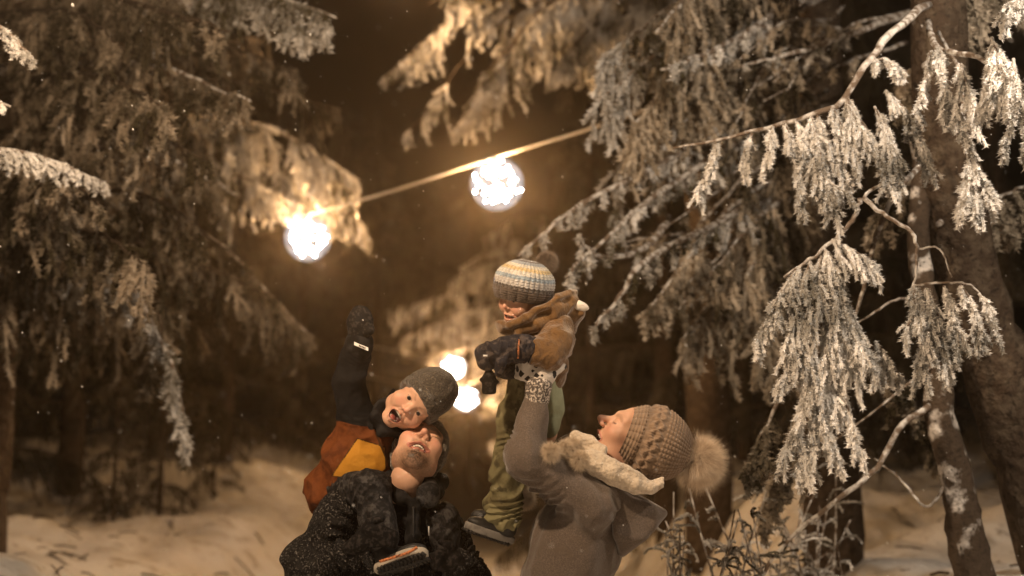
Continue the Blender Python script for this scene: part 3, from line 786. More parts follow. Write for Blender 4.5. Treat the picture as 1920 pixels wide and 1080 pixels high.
# ------------------------------------------------------------------ twigs and needles shed on the snow
rng = np.random.default_rng(41)
pcs = []
for i in range(900):
    x, y = rng.uniform(-7, 7), rng.uniform(6, 22)
    if abs(x) < 1.2: continue
    a = rng.uniform(0, 6.28); l_ = rng.uniform(0.04, 0.22); q = np.array([x, y, float(ground_z(x, y)) + 0.006]); e = np.array([math.cos(a), math.sin(a), 0]) * l_
    e[2] = float(ground_z(x + e[0], y + e[1])) - float(ground_z(x, y)) + rng.uniform(0, 0.03)
    pcs.append(tube([q, q + e * 0.5 + UP * 0.008, q + e], rng.uniform(0.002, 0.007), 4, False))
tv, tf = merge(pcs)
tag(obj('fallen_twigs', tv, tf, m_bark, None, False), 'dark twigs and needles shed on the snow banks', 'twigs', kind='stuff')
# ------------------------------------------------------------------ falling snow
rng = np.random.default_rng(77)
flV, flF = [], []
octa = np.array([[1, 0, 0], [-1, 0, 0], [0, 1, 0], [0, -1, 0], [0, 0, 1], [0, 0, -1.0]])
of = [(0, 2, 4), (2, 1, 4), (1, 3, 4), (3, 0, 4), (2, 0, 5), (1, 2, 5), (3, 1, 5), (0, 3, 5)]
for i in range(600):
    d = rng.uniform(2.6, 8.5); p = at(rng.uniform(-100, 2020), rng.uniform(-80, 1100), d)
    s = rng.uniform(0.0008, 0.0019) ; q = octa * s * np.array([1, 1, rng.uniform(1.2, 2.4)])
    a = rng.uniform(0.3, 0.7); Rm = np.array([[math.cos(a), 0, math.sin(a)], [0, 1, 0], [-math.sin(a), 0, math.cos(a)]])
    flV.append(q @ Rm + p); flF += [tuple(k + 6 * i for k in f) for f in of]
m_flake = mat('snowflake', (0.85, 0.85, 0.85), 0.6)
tag(obj('falling_snow', np.vstack(flV), flF, m_flake, None, False), 'tiny snowflakes drifting through the lit night air', 'snowflakes', kind='stuff')

# ------------------------------------------------------------------ haze
m_haze = bpy.data.materials.new('haze'); m_haze.use_nodes = True
nt = m_haze.node_tree; nt.nodes.clear()
pv = nt.nodes.new('ShaderNodeVolumePrincipled')
pv.inputs['Color'].default_value = (0.95, 0.80, 0.62, 1); pv.inputs['Density'].default_value = 0.0034; pv.inputs['Anisotropy'].default_value = 0.92
ou = nt.nodes.new('ShaderNodeOutputMaterial'); nt.links.new(pv.outputs[0], ou.inputs['Volume'])
X0, X1, Y0, Y1, Z0, Z1 = -71, 71, -31, 111, float(GV[:, 2].min()) - 1.0, 14.0
hv = np.array([[x, y, z] for x in (X0, X1) for y in (Y0, Y1) for z in (Z0, Z1)])
hf = [(0, 1, 3, 2), (4, 6, 7, 5), (0, 4, 5, 1), (2, 3, 7, 6), (0, 2, 6, 4), (1, 5, 7, 3)]
tag(obj('haze', hv, hf, m_haze, None, False), 'thin brown-lit snowy haze between the trees', 'haze', kind='stuff')
# ================================================================== people
def basis(fwd, up):
    f = unit(fwd); u = np.asarray(up, float); u = unit(u - f * np.dot(u, f)); r = np.cross(f, u)
    return np.stack([r, f, u], 1)               # columns: head-local x, y(forward), z(up) in camera axes
SKIN = np.array([0.60, 0.36, 0.245]); LIP = np.array([0.42, 0.14, 0.11]); MOUTH = np.array([0.06, 0.012, 0.010])
m_skin = mat('skin', vcol='Col', rough=0.5, spec=0.35, bump=(420, 0.15, 0.001), sss=0.12)
m_teeth = mat('teeth', (0.72, 0.66, 0.56), 0.35, spec=0.5)
m_eye = mat('eye', vcol='Col', rough=0.25, spec=0.3)
m_tongue = mat('tongue', (0.42, 0.12, 0.10), 0.4, spec=0.4)

def head_mesh(open_=0.5, smile=0.5, closed=True, child=0.0, nose=1.0, beard=False, brow=0.8, neck=None):
    """head in its own frame: x right, y forward, z up, adult metres"""
    s = Sculpt(0.0024)
    s.ell((0, -0.012, 0.034), (0.076, 0.098, 0.086), k=0.02)
    s.ell((0, 0.030, -0.034), (0.064, 0.062, 0.084 - 0.006 * child), k=0.03)
    jaw = -0.096 - 0.021 * open_ + 0.012 * child
    s.ell((0, 0.062, jaw), (0.030, 0.026, 0.022), k=0.035)
    for x in (-1, 1):
        s.ell((x * 0.050, 0.012, -0.062 - 0.006 * open_), (0.020, 0.03, 0.026), k=0.03)
        s.ell((x * (0.043), 0.061 - 0.002 * child, -0.026 + 0.004 * smile - 0.008 * child), (0.026 + 0.006 * child, 0.026 + 0.003 * child, 0.024 + 0.006 * child), k=0.022)
        if child: s.ell((x * 0.02, 0.058, 0.045), (0.035, 0.03, 0.035), k=0.03)
        s.cone((x * 0.014, 0.083, 0.029), (x * 0.046, 0.069, 0.029), 0.0095 - 0.004 * child - 0.002 * (brow < 0.6), 0.0075 - 0.002 * child, k=0.025)
    # eye sockets, lids
    for x in (-1, 1):
        s.ell((x * 0.033, 0.101 + 0.002 * child, 0.006 - 0.001 * child), (0.018, 0.0155 - 0.0035 * child, 0.0125 - 0.001 * child), k=0.016, sub=True)
        s.ell((x * 0.032, 0.0755, 0.004), (0.0165, 0.0145, 0.0135), k=0.006)
        if closed:
            s.cone((x * 0.019, 0.0895, 0.0005), (x * 0.033, 0.0915, -0.0035), 0.0012, k=0.001, sub=True)
            s.cone((x * 0.033, 0.0915, -0.0035), (x * 0.046, 0.0845, 0.001), 0.0012, k=0.001, sub=True)
            s.cone((x * 0.020, 0.089, -0.010), (x * 0.043, 0.085, -0.010), 0.0045, k=0.006)
        else:
            s.ell((x * 0.032, 0.0915, 0.004), (0.0132, 0.008, 0.0058 + 0.0008 * child), k=0.002, sub=True)
    # nose
    ny = 0.088 + 0.026 * nose * (1 - 0.40 * child)
    s.cone((0, 0.084 - 0.004 * child, 0.012), (0, ny, -0.022), 0.0075, 0.0112 - 0.001 * child, k=0.016)
    for x in (-1, 1):
        s.ell((x * 0.0125, ny - 0.014, -0.0315), (0.0072 - 0.0012 * child, 0.010, 0.0066 - 0.001 * child), k=0.010)
        s.ell((x * 0.0065, ny - 0.008, -0.0385), (0.0036, 0.0055, 0.004), k=0.003, sub=True)
    # mouth
    mz = -0.066 - 0.007 * open_; mh = 0.003 + 0.0145 * open_; mw = 0.021 + 0.008 * smile
    up_ = 0.006 * smile
    arc = [(-mw - 0.003, 0.076, mz + up_ + 0.002), (-mw * 0.55, 0.088, mz + mh * 0.75 + 0.001), (0, 0.0935, mz + mh + 0.001), (mw * 0.55, 0.088, mz + mh * 0.75 + 0.001), (mw + 0.003, 0.076, mz + up_ + 0.002)]
    low = [(-mw - 0.003, 0.076, mz + up_ + 0.002), (-mw * 0.55, 0.086, mz - mh * 0.8), (0, 0.0895, mz - mh - 0.002), (mw * 0.55, 0.086, mz - mh * 0.8), (mw + 0.003, 0.076, mz + up_ + 0.002)]
    s.chain([np.array(a) for a in arc], [0.0025, 0.0045, 0.005, 0.0045, 0.0025], k=0.006)
    s.chain([np.array(a) for a in low], [0.0025, 0.0052, 0.0064, 0.0052, 0.0025], k=0.006)
    if open_ > 0.05:
        s.ell((0, 0.088, mz), (mw, 0.030, mh), k=0.004, sub=True)
        if smile > 0.8:
            for x in (-1, 1): s.cone((0, 0.096, mz), (x * (mw + 0.001), 0.077, mz + up_), mh * 0.8, 0.0035, k=0.003, sub=True)
    if smile > 0.3:
        for x in (-1, 1):
            s.cone((x * 0.017, 0.096, -0.036), (x * (mw + 0.012), 0.078, mz + 0.004), 0.002, 0.002, k=0.006, sub=True)
    # ears, neck
    nb = np.array([0, -0.045, -0.185]) if neck is None else np.asarray(neck)
    s.cone((0, -0.022, -0.050), nb, 0.055 - 0.012 * child, 0.058 - 0.012 * child, k=0.03)
    if not child:
        thr = np.array([0, 0.035, -0.075]); e = nb - np.array([0, -0.022, -0.05]); fr_ = unit(thr - np.array([0, -0.022, -0.05]) - e * 0.25)
        s.cone(thr, nb + fr_ * 0.030, 0.024, 0.030, k=0.03)
        s.ell(thr + (nb + fr_ * 0.030 - thr) * 0.45 + fr_ * 0.018, 0.013, k=0.014)
        for x in (-1, 1): s.cone((x * 0.056, -0.015, -0.045), nb + fr_ * 0.048 + np.array([x * 0.012, 0, 0]), 0.013, 0.011, k=0.014)
    V, Fq = s.build()
    V = laplace(V, Fq, 1, 0.4)
    x, y, z = np.abs(V[:, 0]), V[:, 1], V[:, 2]
    C = np.tile(SKIN, (len(V), 1)) * (1 + 0.10 * noise3(V * 60))[:, None]
    def mixc(w, c): C[:] = C * (1 - w[:, None]) + np.asarray(c) * w[:, None]
    red = np.exp(-(((x - 0.042) / 0.024) ** 2 + ((z + 0.028) / 0.024) ** 2)) * (y > 0.03)
    mixc(0.55 * red, (0.62, 0.27, 0.19))
    mixc(0.5 * np.exp(-((x / 0.014) ** 2 + ((y - ny) / 0.016) ** 2 + ((z + 0.026) / 0.016) ** 2)), (0.62, 0.24, 0.18))
    mixc(0.5 * sstep(0.06, 0.0, y) * (x > 0.06), (0.55, 0.28, 0.2))
    def near(path, r, soft):
        p = np.array(path); d = np.full(len(V), 9.0)
        for a, b in zip(p[:-1], p[1:]):
            ab = b - a; t = np.clip(((V - a) @ ab) / (ab @ ab), 0, 1); d = np.minimum(d, np.linalg.norm(V - a - t[:, None] * ab, axis=1))
        return sstep(r + soft, r, d)
    if beard:
        jawm = sstep(-0.052, -0.072, z + 0.25 * (x - 0.02)) * sstep(0.0, 0.03, y) * sstep(-0.150, -0.122, z)
        mous = np.exp(-((z - mz - mh - 0.012) / 0.007) ** 2) * sstep(0.034, 0.024, x) * (y > 0.06)
        chin = np.exp(-(x / 0.036) ** 2) * sstep(-0.084, -0.096, z - 0.012 * open_ * 0) * (y > 0.045) * sstep(-0.140, -0.118, z)
        g = 0.75 + 0.35 * noise3(V * 300)
        mixc(np.clip((0.55 * jawm + 0.65 * mous) * g, 0, 1), (0.13, 0.075, 0.042)); mixc(np.clip(1.15 * chin * g, 0, 0.95), (0.040, 0.023, 0.014))
    lipw = np.maximum(near(arc, 0.0058, 0.002), near(low, 0.0070, 0.002)); mixc((0.75 - 0.35 * child) * lipw, LIP)
    if open_ > 0.05:
        ins = ((V[:, 0] / (mw * 1.02)) ** 2 + ((z - mz) / (mh * 1.03)) ** 2 < 1) & (y > 0.04) & (y < 0.0885 - 0.3 * (x ** 2) / mw)
        C[ins] = MOUTH
    for sx in (-1, 1):
        bs = brow if not child else 0.35
        brow_ = near([(sx * 0.016, 0.094, 0.023), (sx * 0.030, 0.0905, 0.0295 + 0.004 * child), (sx * 0.048, 0.078, 0.022 + 0.003 * child)], 0.0038 if not child else 0.003, 0.004)
        mixc(bs * brow_, (0.10, 0.06, 0.035))
        lash = (0.6 if child else 1.0) * near([(sx * 0.019, 0.0895, 0.0005), (sx * 0.033, 0.0915, -0.0035), (sx * 0.046, 0.0845, 0.001)] if closed else
                    [(sx * 0.020, 0.088, 0.007), (sx * 0.032, 0.0905, 0.0115), (sx * 0.044, 0.085, 0.007)], 0.0016, 0.0016)
        mixc(0.8 * lash, (0.06, 0.035, 0.025))
    return V, Fq, C, (mz, mh, mw)
def place_head(person, body_parts, R, c, sc, **kw):
    """joins the head to the rest of the skin body, adds eyes, teeth, tongue"""
    nt_ = kw.pop('neck_to', None)
    if nt_ is not None: kw['neck'] = R.T @ (nt_ - c) / sc
    V, Fq, C, (mz, mh, mw) = head_mesh(**kw)
    f = lambda P: to_world(c + (np.asarray(P) * sc) @ R.T)
    Vb, Fb = body_parts
    o = obj('body', np.vstack([f(V), to_world(Vb)]), np.vstack([Fq, Fb + len(V)]), m_skin, person, True,
            {'Col': np.vstack([C, np.tile(SKIN, (len(Vb), 1))])})
    if not kw.get('closed', True):
        for x in (-1, 1):
            ev, ef = uv_sphere((x * 0.032, 0.0765, 0.004), 0.0132, 36, 28)
            loc = (ev - np.array([x * 0.032, 0.0765, 0.004])) / 0.0132
            ang = np.degrees(np.arccos(np.clip(unit(loc) @ unit([0.0, 1, -0.05]), -1, 1)))
            ec = np.tile([0.62, 0.56, 0.50], (len(ev), 1)); ec[ang < 42] = (0.05, 0.032, 0.022); ec[ang < 22] = (0.006, 0.005, 0.004)
            obj('eye', f(ev), ef, m_eye, person, True, {'Col': ec})
    if kw.get('open_', 0) > 0.2:
        tv, tf = [], []
        for row, (z0, dz) in enumerate(((mz + mh * 0.98, -0.0075), (mz - mh * 0.95, 0.005))):
            if row == 1 and kw.get('open_', 0) < 0.5: continue
            pieces = []
            nT = 8
            for i in range(nT):
                a = (i + 0.5) / nT * 2 - 1; x = a * mw * 0.82; y = 0.0835 - 0.016 * a * a
                w = mw * 0.82 / nT * 0.985
                zz = z0 - (0.35 * mh * a * a if row == 0 else -0.35 * mh * a * a)
                q = np.array([[x + sx * w * (0.85 if k else 1), y + sy * 0.0022 - 0.3 * abs(a) * sx * np.sign(a) * w, zz + (dz if k else 0)] for k in (0, 1) for sx in (-1, 1) for sy in (-1, 1)])
                pieces.append((q, [(0, 1, 3, 2), (4, 6, 7, 5), (0, 4, 5, 1), (2, 3, 7, 6), (0, 2, 6, 4), (1, 5, 7, 3)]))
            V2, F2 = merge(pieces); obj('teeth', f(V2), F2, m_teeth, person, False)
        tg = Sculpt(0.002).ell((0, 0.066, mz - mh * 0.75), (mw * 0.62, 0.022, max(0.004, mh * 0.42)), k=0)
        V3, F3 = tg.build(); obj('tongue', f(V3), F3, m_tongue, person)
    return o, f
def garment(name, s, m, person, noise=None, it=1, attrs=None, label=None):
    V, Fq = s.build(noise=noise)
    V = laplace(V, Fq, it, 0.4)
    o = obj(name, to_world(V), Fq, m, person, True, attrs(V) if attrs else None)
    if label: o['label'] = label
    return o
def pix(V):
    """camera-aligned points -> photo pixels (used to cut garment panels on the family's plane)"""
    return np.stack([960 + V[:, 0] / V[:, 1] * F_PX, 540 - V[:, 2] / V[:, 1] * F_PX], -1)
def hat_shell(s, t, plane_p, plane_n, k=0.01, bulge=0.0, slump=(0, 0, 0)):
    s.ell(np.array([0, -0.012, 0.034]) + np.asarray(slump) * 0.3, np.array([0.076, 0.098, 0.086]) + t, k=k)
    s.ell((0, 0.010, -0.03), np.array([0.066, 0.066, 0.080]) + t, k=0.02)
    if bulge: s.ell(np.array([0, -0.03, 0.085]) + np.asarray(slump), np.array([0.062, 0.075, 0.05]) + bulge, k=0.04)
    s.clip(plane_p, -np.asarray(plane_n), 0.006)
def fur_ball(c, r, n, w, rng, lean=None, hollow=0.15, jit=0.35, camspace=True):
    """many tapered strands standing out from a centre"""
    D = unit(rng.standard_normal((n, 3)))
    if lean is not None: D = unit(D + np.asarray(lean))
    L = r * rng.uniform(1 - jit, 1.12, (n, 1))
    b = c + D * r * hollow; mid = c + D * L * 0.65 + rng.standard_normal((n, 3)) * r * 0.04
    tip = c + D * L + rng.standard_normal((n, 3)) * r * 0.15 - UP * r * 0.10
    wv = unit(np.cross(D, rng.standard_normal((n, 3)))) * w
    V = np.stack([b - wv, b + wv, mid + wv * 0.8, mid - wv * 0.8, tip], 1).reshape(-1, 3)
    o = np.arange(n)[:, None] * 5
    Fc = [tuple(x) for x in (o + [0, 1, 2, 3]).tolist()] + [tuple(x) for x in (o + [3, 2, 4]).tolist()]
    return V, Fc
def knit_hat(name, c, axis, side, prof, mt, person, cols=44, rows=26, amp=0.004, color=None, bend=0.0, brim_rows=4, cable_at=None, ncol=7, nrow=5):
    """beanie of visible stitches: profile (t, radius_side, radius_other) along an axis, in camera axes"""
    a = unit(axis); s1 = np.asarray(side, float); s1 = unit(s1 - a * np.dot(s1, a)); s2 = np.cross(a, s1)
    nu, nv = cols * ncol, rows * nrow
    v = np.linspace(0, 1, nv); u = np.arange(nu) / nu
    pr = np.array(prof, float)
    tt = curve(np.hstack([pr, ]), 200); par = np.linspace(0, 1, 200)
    T = np.interp(v, par, tt[:, 0]); R1 = np.interp(v, par, tt[:, 1]); R2 = np.interp(v, par, tt[:, 2])
    Uq, Vq = np.meshgrid(u, v, indexing='xy')
    cu = Uq * cols; rv = Vq * rows
    st = np.abs(np.sin(math.pi * cu)) ** 0.7
    vshape = np.cos(2 * math.pi * (rv - 0.5 * np.abs((cu % 1) - 0.5) * 2))
    h = amp * (0.75 * st + 0.40 * st * vshape)
    brim = Vq < brim_rows / rows
    h = np.where(brim, amp * (0.9 * np.abs(np.sin(math.pi * cu / 2)) ** 0.6 + 0.35 * np.cos(2 * math.pi * rv)) + 0.003, h)
    if cable_at is not None:
        for c0 in cable_at:
            dv = (Vq - c0) * rows
            h = np.where(np.abs(dv) < 3.0, h * 0.35, h)
            for ph in (0, math.pi):
                ctr = 1.5 * np.sin(Uq * 2 * math.pi * 11 + ph)
                h = np.maximum(h, amp * 2.4 * np.exp(-((dv - ctr) / 0.95) ** 2) * (0.8 + 0.2 * np.cos(Uq * cols * 12.56)))
    h = h + 0.0025 * noise3(np.stack([Uq * 9, Vq * 7, Uq * 0 + 3], -1))
    ang = 2 * math.pi * Uq
    r1 = R1[:, None] + h; r2 = R2[:, None] + h
    P = c + a * T[:, None, None] + (np.cos(ang) * r1)[..., None] * s1 + (np.sin(ang) * r2)[..., None] * s2
    V = P.reshape(-1, 3)
    j = np.arange(nv - 1)[:, None] * nu; k = np.arange(nu)[None]; k2 = (k + 1) % nu
    Fq = np.stack([j + k, j + k2, j + nu + k2, j + nu + k], -1).reshape(-1, 4)
    at_ = {'Col': color(Vq.ravel(), Uq.ravel(), (h / amp).ravel())} if color else None
    return obj(name, to_world(V), Fq, mt, person, True, at_)
def hand_glove(s, wrist, palm, fingers, thumb, r=0.0095):
    s.cone(wrist, palm, 0.030, 0.034, k=0.02)
    for f_ in fingers: s.chain(f_, [r * 1.15, r * 1.05, r * 0.9][:len(f_)], k=0.006)
    s.chain(thumb, [r * 1.3, r * 1.1, r * 0.95][:len(thumb)], k=0.01)
def shoe(person, heel, toe, upv, length_scale, m_up, m_sole, ankle, name='boot', label=None, tread=True):
    """upper + sole + tread; points in camera axes"""
    heel = np.asarray(heel); toe = np.asarray(toe); a = unit(toe - heel); L = np.linalg.norm(toe - heel)
    u = np.asarray(upv, float); u = unit(u - a * np.dot(u, a)); w = np.cross(a, u); W = L * 0.19
    s = Sculpt(0.0035)
    R = np.stack([a, w, u])
    s.ell(heel + a * 0.28 * L + u * 0.16 * L, (0.26 * L, W * 0.95, 0.20 * L), R, k=0.02)
    s.ell(heel + a * 0.70 * L + u * 0.10 * L, (0.30 * L, W * 1.05, 0.13 * L), R, k=0.03)
    s.cone(heel + a * 0.25 * L + u * 0.2 * L, ankle, W * 1.0, W * 1.05, k=0.02)
    s.clip(heel + u * 0.005, -u, 0.004)
    b = garment(name, s, m_up, person, label=label)
    # sole outline
    t = np.linspace(0, 2 * math.pi, 40, endpoint=False)
    cx = np.cos(t); sy = np.sin(t)
    xs = 0.5 * L + 0.52 * L * np.sign(cx) * np.abs(cx) ** 0.8; ys = W * 1.12 * np.sign(sy) * np.abs(sy) ** 0.75 * (0.86 + 0.14 * np.cos((xs / L - 0.72) * 5))
    hh = 0.07 * L; V = []
    for z_, k in ((0.012, 0.97), (0.008, 1.0), (-hh + 0.004, 1.0), (-hh, 0.96)):
        V += [heel + a * (0.5 * L + (x - 0.5 * L) * k) + w * y * k + u * z_ for x, y in zip(xs, ys)]
    V += [heel + a * 0.5 * L + u * 0.010, heel + a * 0.5 * L - u * hh]
    n = 40; Fc = [(r * n + i, r * n + (i + 1) % n, (r + 1) * n + (i + 1) % n, (r + 1) * n + i) for r in range(3) for i in range(n)]
    Fc += [((i + 1) % n, i, 4 * n) for i in range(n)] + [(3 * n + i, 3 * n + (i + 1) % n, 4 * n + 1) for i in range(n)]
    so = obj('sole', to_world(np.array(V)), Fc, m_sole, b)
    if tread:
        pcs = []
        for i in range(13):
            x = (0.07 + 0.072 * i) * L; wd = W * 0.92 * (1 - abs(x / L - 0.55) ** 2.5)
            for sg in (-1, 1):
                p0 = heel + a * x - u * (hh + 0.003); p1 = heel + a * (x + 0.045 * L) + w * sg * wd * 0.9 - u * (hh + 0.003)
                pm = (p0 + p1) / 2 + a * 0.03 * L
                pcs.append(tube([p0, pm, p1], 0.0065, 4))
        TV, TF = merge(pcs); tr_ = obj('tread', to_world(TV), TF, m_boot, b); tr_['kind'] = 'stuff'
    return b
def ground_cam(px, dd, z=0.0):
    """camera-axes point at height z on the ground under pixel column px"""
    p = at(px, 900, FAM + dd); p[2] = z; return to_cam(p)
r_ = lambda v: v * PX

# ------------------------------------------------------------------ cloth materials
m_marl = mat('marled_knit', (0.009, 0.0085, 0.0085), 0.95, noise=[(150, (0.21, 0.195, 0.18), 0.53, 0.78), (55, (0.018, 0.017, 0.016), 0.5, 0.62)], bump=[(170, 0.9, 0.006), (30, 0.4, 0.02)], sheen=0.0, spec=0.06)
m_black = mat('black_softshell', (0.008, 0.0075, 0.0075), 0.75, noise=(24, (0.020, 0.019, 0.019), 0.48, 0.56), bump=(16, 0.5, 0.02), spec=0.06)
m_camo = mat('black_camouflage_cloth', (0.010, 0.0095, 0.0095), 0.7, noise=[(30, (0.050, 0.047, 0.046), 0.50, 0.55), (90, (0.026, 0.024, 0.024), 0.52, 0.6)], bump=(18, 0.5, 0.02), spec=0.12)
m_glove = mat('black_glove', (0.008, 0.0075, 0.0075), 0.75, noise=(80, (0.03, 0.026, 0.024), 0.5, 0.6), bump=(140, 0.5, 0.004), spec=0.08)
m_darkwool = mat('charcoal_wool', (0.060, 0.050, 0.040), 0.95, noise=(150, (0.15, 0.125, 0.095), 0.5, 0.68), bump=[(160, 0.9, 0.006), (20, 0.4, 0.02)], sheen=0.3)
m_manhat = mat('grey_wool', (0.095, 0.082, 0.068), 0.95, noise=(150, (0.24, 0.205, 0.165), 0.48, 0.66), bump=[(160, 0.9, 0.006), (20, 0.4, 0.02)], sheen=0.3)
m_boot = mat('black_boot', (0.018, 0.017, 0.016), 0.55, bump=(90, 0.4, 0.004), spec=0.4)
m_sole = mat('pale_sole', (0.40, 0.36, 0.30), 0.7, noise=(40, (0.30, 0.27, 0.23), 0.5, 0.7))
m_soled = mat('grey_sole', (0.24, 0.225, 0.205), 0.7, noise=(40, (0.15, 0.14, 0.13), 0.5, 0.7))
m_jeans = mat('dark_trousers', (0.02, 0.022, 0.028), 0.85, bump=(60, 0.4, 0.01))
m_white = mat('white_tab', (0.75, 0.73, 0.70), 0.6)
m_orange = mat('orange_lace', (0.55, 0.20, 0.08), 0.7, noise=(120, (0.1, 0.05, 0.03), 0.5, 0.6))

# ================================================================== man
MANW = to_world(Q(735, 900, 0.08)); MAN0 = np.array([MANW[0], MANW[1], 0.0])
man = empty('person', MAN0, 'bearded laughing man in speckled dark knit jacket, head thrown back, boy on shoulders', 'person')
RM = basis((0.25, -0.56, 0.79), (0.22, 0.82, 0.53)); CM = Q(785, 850, 0.095)
neck_b = Q(752, 945, 0.09)
hipL, hipR = ground_cam(690, 0.1, 0.92), ground_cam(770, 0.1, 0.92)
ftL, ftR = ground_cam(670, 0.05, 0.07), ground_cam(800, 0.1, 0.07)
shL, shR = Q(636, 964, 0.02), Q(836, 988, 0.09)
elL, haL = Q(580, 1095, -0.02), Q(700, 1018, -0.175)
elR, haR = Q(884, 1090, 0.04), Q(846, 1052, -0.12)
s = Sculpt(0.009)
s.cone(CM + RM @ [0, -0.03, -0.10], neck_b, 0.058, 0.062, k=0.03)
s.cone(shL, shR, 0.045, k=0.03).cone(Q(740, 1030, 0.10), Q(730, 1200, 0.10), 0.085, 0.10, k=0.03).cone(Q(730, 1200, 0.10), (hipL + hipR) / 2, 0.11, 0.12, k=0.05)
s.cone(shL, elL, 0.05, 0.042).cone(elL, Q(664, 1032, -0.16), 0.04, 0.022).cone(shR, elR, 0.05, 0.042).cone(elR, Q(856, 1056, -0.11), 0.04, 0.022)
for h, f in ((hipL, ftL), (hipR, ftR)):
    k_ = (h + f) / 2 + np.array([0, -0.03, 0]); s.cone(h, k_, 0.085, 0.06).cone(k_, f, 0.055, 0.04).cone(f, f + np.array([0, -0.16, -0.02]), 0.04, 0.03)
place_head(man, s.build(), RM, CM, 1.04, open_=0.55, smile=1.0, closed=True, beard=True, nose=0.95, neck_to=Q(754, 945, 0.085))
# jacket
s = Sculpt(0.0055)
s.cone(Q(668, 968, 0.09), Q(812, 978, 0.09), 0.072, 0.068, k=0.05)
s.ell(Q(738, 1040, 0.08), (0.165, 0.125, 0.17), k=0.06)
s.cone(Q(738, 1090, 0.08), Q(730, 1330, 0.09), 0.15, 0.15, k=0.06)
s.cone(Q(738, 1060, 0.04), Q(730, 1300, 0.05), 0.13, 0.14, k=0.05)
s.cone(shL, elL, 0.076, 0.073, k=0.045, fold=(0.0090, 0.042))
s.cone(Q(562, 1050, -0.01), elL, 0.060, 0.066, k=0.04, fold=(0.0080, 0.035))
s.cone(elL, Q(652, 1040, -0.15), 0.070, 0.050, k=0.03, fold=(0.0120, 0.045))
s.cone(shR, elR, 0.068, 0.062, k=0.045, fold=(0.0080, 0.05)).cone(elR, Q(858, 1058, -0.10), 0.060, 0.045, k=0.03, fold=(0.0100, 0.04))
garment('jacket', s, m_marl, man, noise=[(0.010, (9, 9, 12), 1), (0.003, (40, 40, 40))])
# black collar with open neck, placket and zip
s = Sculpt(0.004)
ring = [Q(722, 893, 0.10), Q(728, 915, 0.03), Q(752, 934, -0.025), Q(772, 944, -0.035)]
s.chain(ring, [0.026, 0.028, 0.022, 0.012], k=0.015)
ring2 = [Q(824, 903, 0.10), Q(816, 922, 0.03), Q(794, 938, -0.02), Q(776, 944, -0.035)]
s.cone(Q(738, 974, 0.04), Q(808, 978, 0.04), 0.060, 0.056, k=0.02)
s.chain(ring2, [0.026, 0.026, 0.02, 0.012], k=0.015)
s.chain([Q(722, 893, 0.10), Q(770, 895, 0.17), Q(824, 903, 0.10)], [0.026, 0.03, 0.026], k=0.02)
s.chain([Q(776, 958, -0.045), Q(774, 1010, -0.075), Q(772, 1100, -0.09)], [0.020, 0.024, 0.024], k=0.02)
garment('collar', s, m_black, man, noise=[(0.003, (30, 30, 30))])
zp = [Q(775, 950, -0.068), Q(775, 1000, -0.097), Q(773, 1100, -0.118)]
V, Fc = tube(curve(zp, 20), 0.003, 6); obj('zip', to_world(V), Fc, m_boot, man)
V, Fc = tube([Q(804, 987, -0.082), Q(804, 1004, -0.085)], 0.002, 6); obj('zip_pull', to_world(V), Fc, m_white, man)
# hat
f_m = lambda P: to_world(CM + (np.asarray(P) * 1.04) @ RM.T)
s = Sculpt(0.0035); hat_shell(s, 0.012, (0, 0.072, 0.046), (0, -0.80, 0.55))
V, Fq = s.build(noise=[(0.003, (45, 45, 45))]); h_ = obj('hat', f_m(V), Fq, m_manhat, man)
s = Sculpt(0.0035); hat_shell(s, 0.017, (0, 0.074, 0.046), (0, -0.80, 0.55)); s.clip((0, 0.050, 0.062), (0, -0.80, 0.55), 0.006)
V, Fq = s.build(noise=[(0.003, (60, 60, 60))]); obj('brim', f_m(V), Fq, m_manhat, h_)
# trousers, boots, gloves
s = Sculpt(0.009)
s.cone((hipL + hipR) / 2 + np.array([0, 0, 0.05]), (hipL + hipR) / 2, 0.15, 0.14, k=0.05)
for h, f in ((hipL, ftL), (hipR, ftR)):
    k_ = (h + f) / 2 + np.array([0, -0.03, 0]); s.cone(h, k_, 0.105, 0.08, k=0.04).cone(k_, f, 0.078, 0.065, k=0.03)
garment('trousers', s, m_jeans, man)
for f in (ftL, ftR):
    shoe(man, f + np.array([0, 0.06, -0.035]), f + np.array([0, -0.22, -0.07]), (0, 0.16, 1), 1, m_boot, m_soled, f + np.array([0, 0, 0.10]), tread=False)
s = Sculpt(0.004)
fing = [[Q(686 + 4 * i, 994 + 9 * i, -0.205), Q(716 + 3 * i, 991 + 9 * i, -0.232), Q(744 - 3 * abs(i - 1), 1000 + 8 * i, -0.205)] for i in range(4)]
hand_glove(s, Q(648, 1040, -0.15), Q(682, 1014, -0.185), fing, [Q(676, 1000, -0.19), Q(692, 980, -0.20), Q(716, 974, -0.205)], 0.0105)
garment('glove', s, m_glove, man)
s = Sculpt(0.004)
fing = [[Q(846 - 3 * i, 1040 + 9 * i, -0.13), Q(826 - 2 * i, 1036 + 9 * i, -0.155), Q(808 + 2 * i, 1042 + 8 * i, -0.135)] for i in range(4)]
hand_glove(s, Q(862, 1060, -0.10), Q(850, 1052, -0.12), fing, [Q(852, 1040, -0.12), Q(842, 1022, -0.14), Q(826, 1016, -0.14)], 0.0105)
garment('glove', s, m_glove, man)

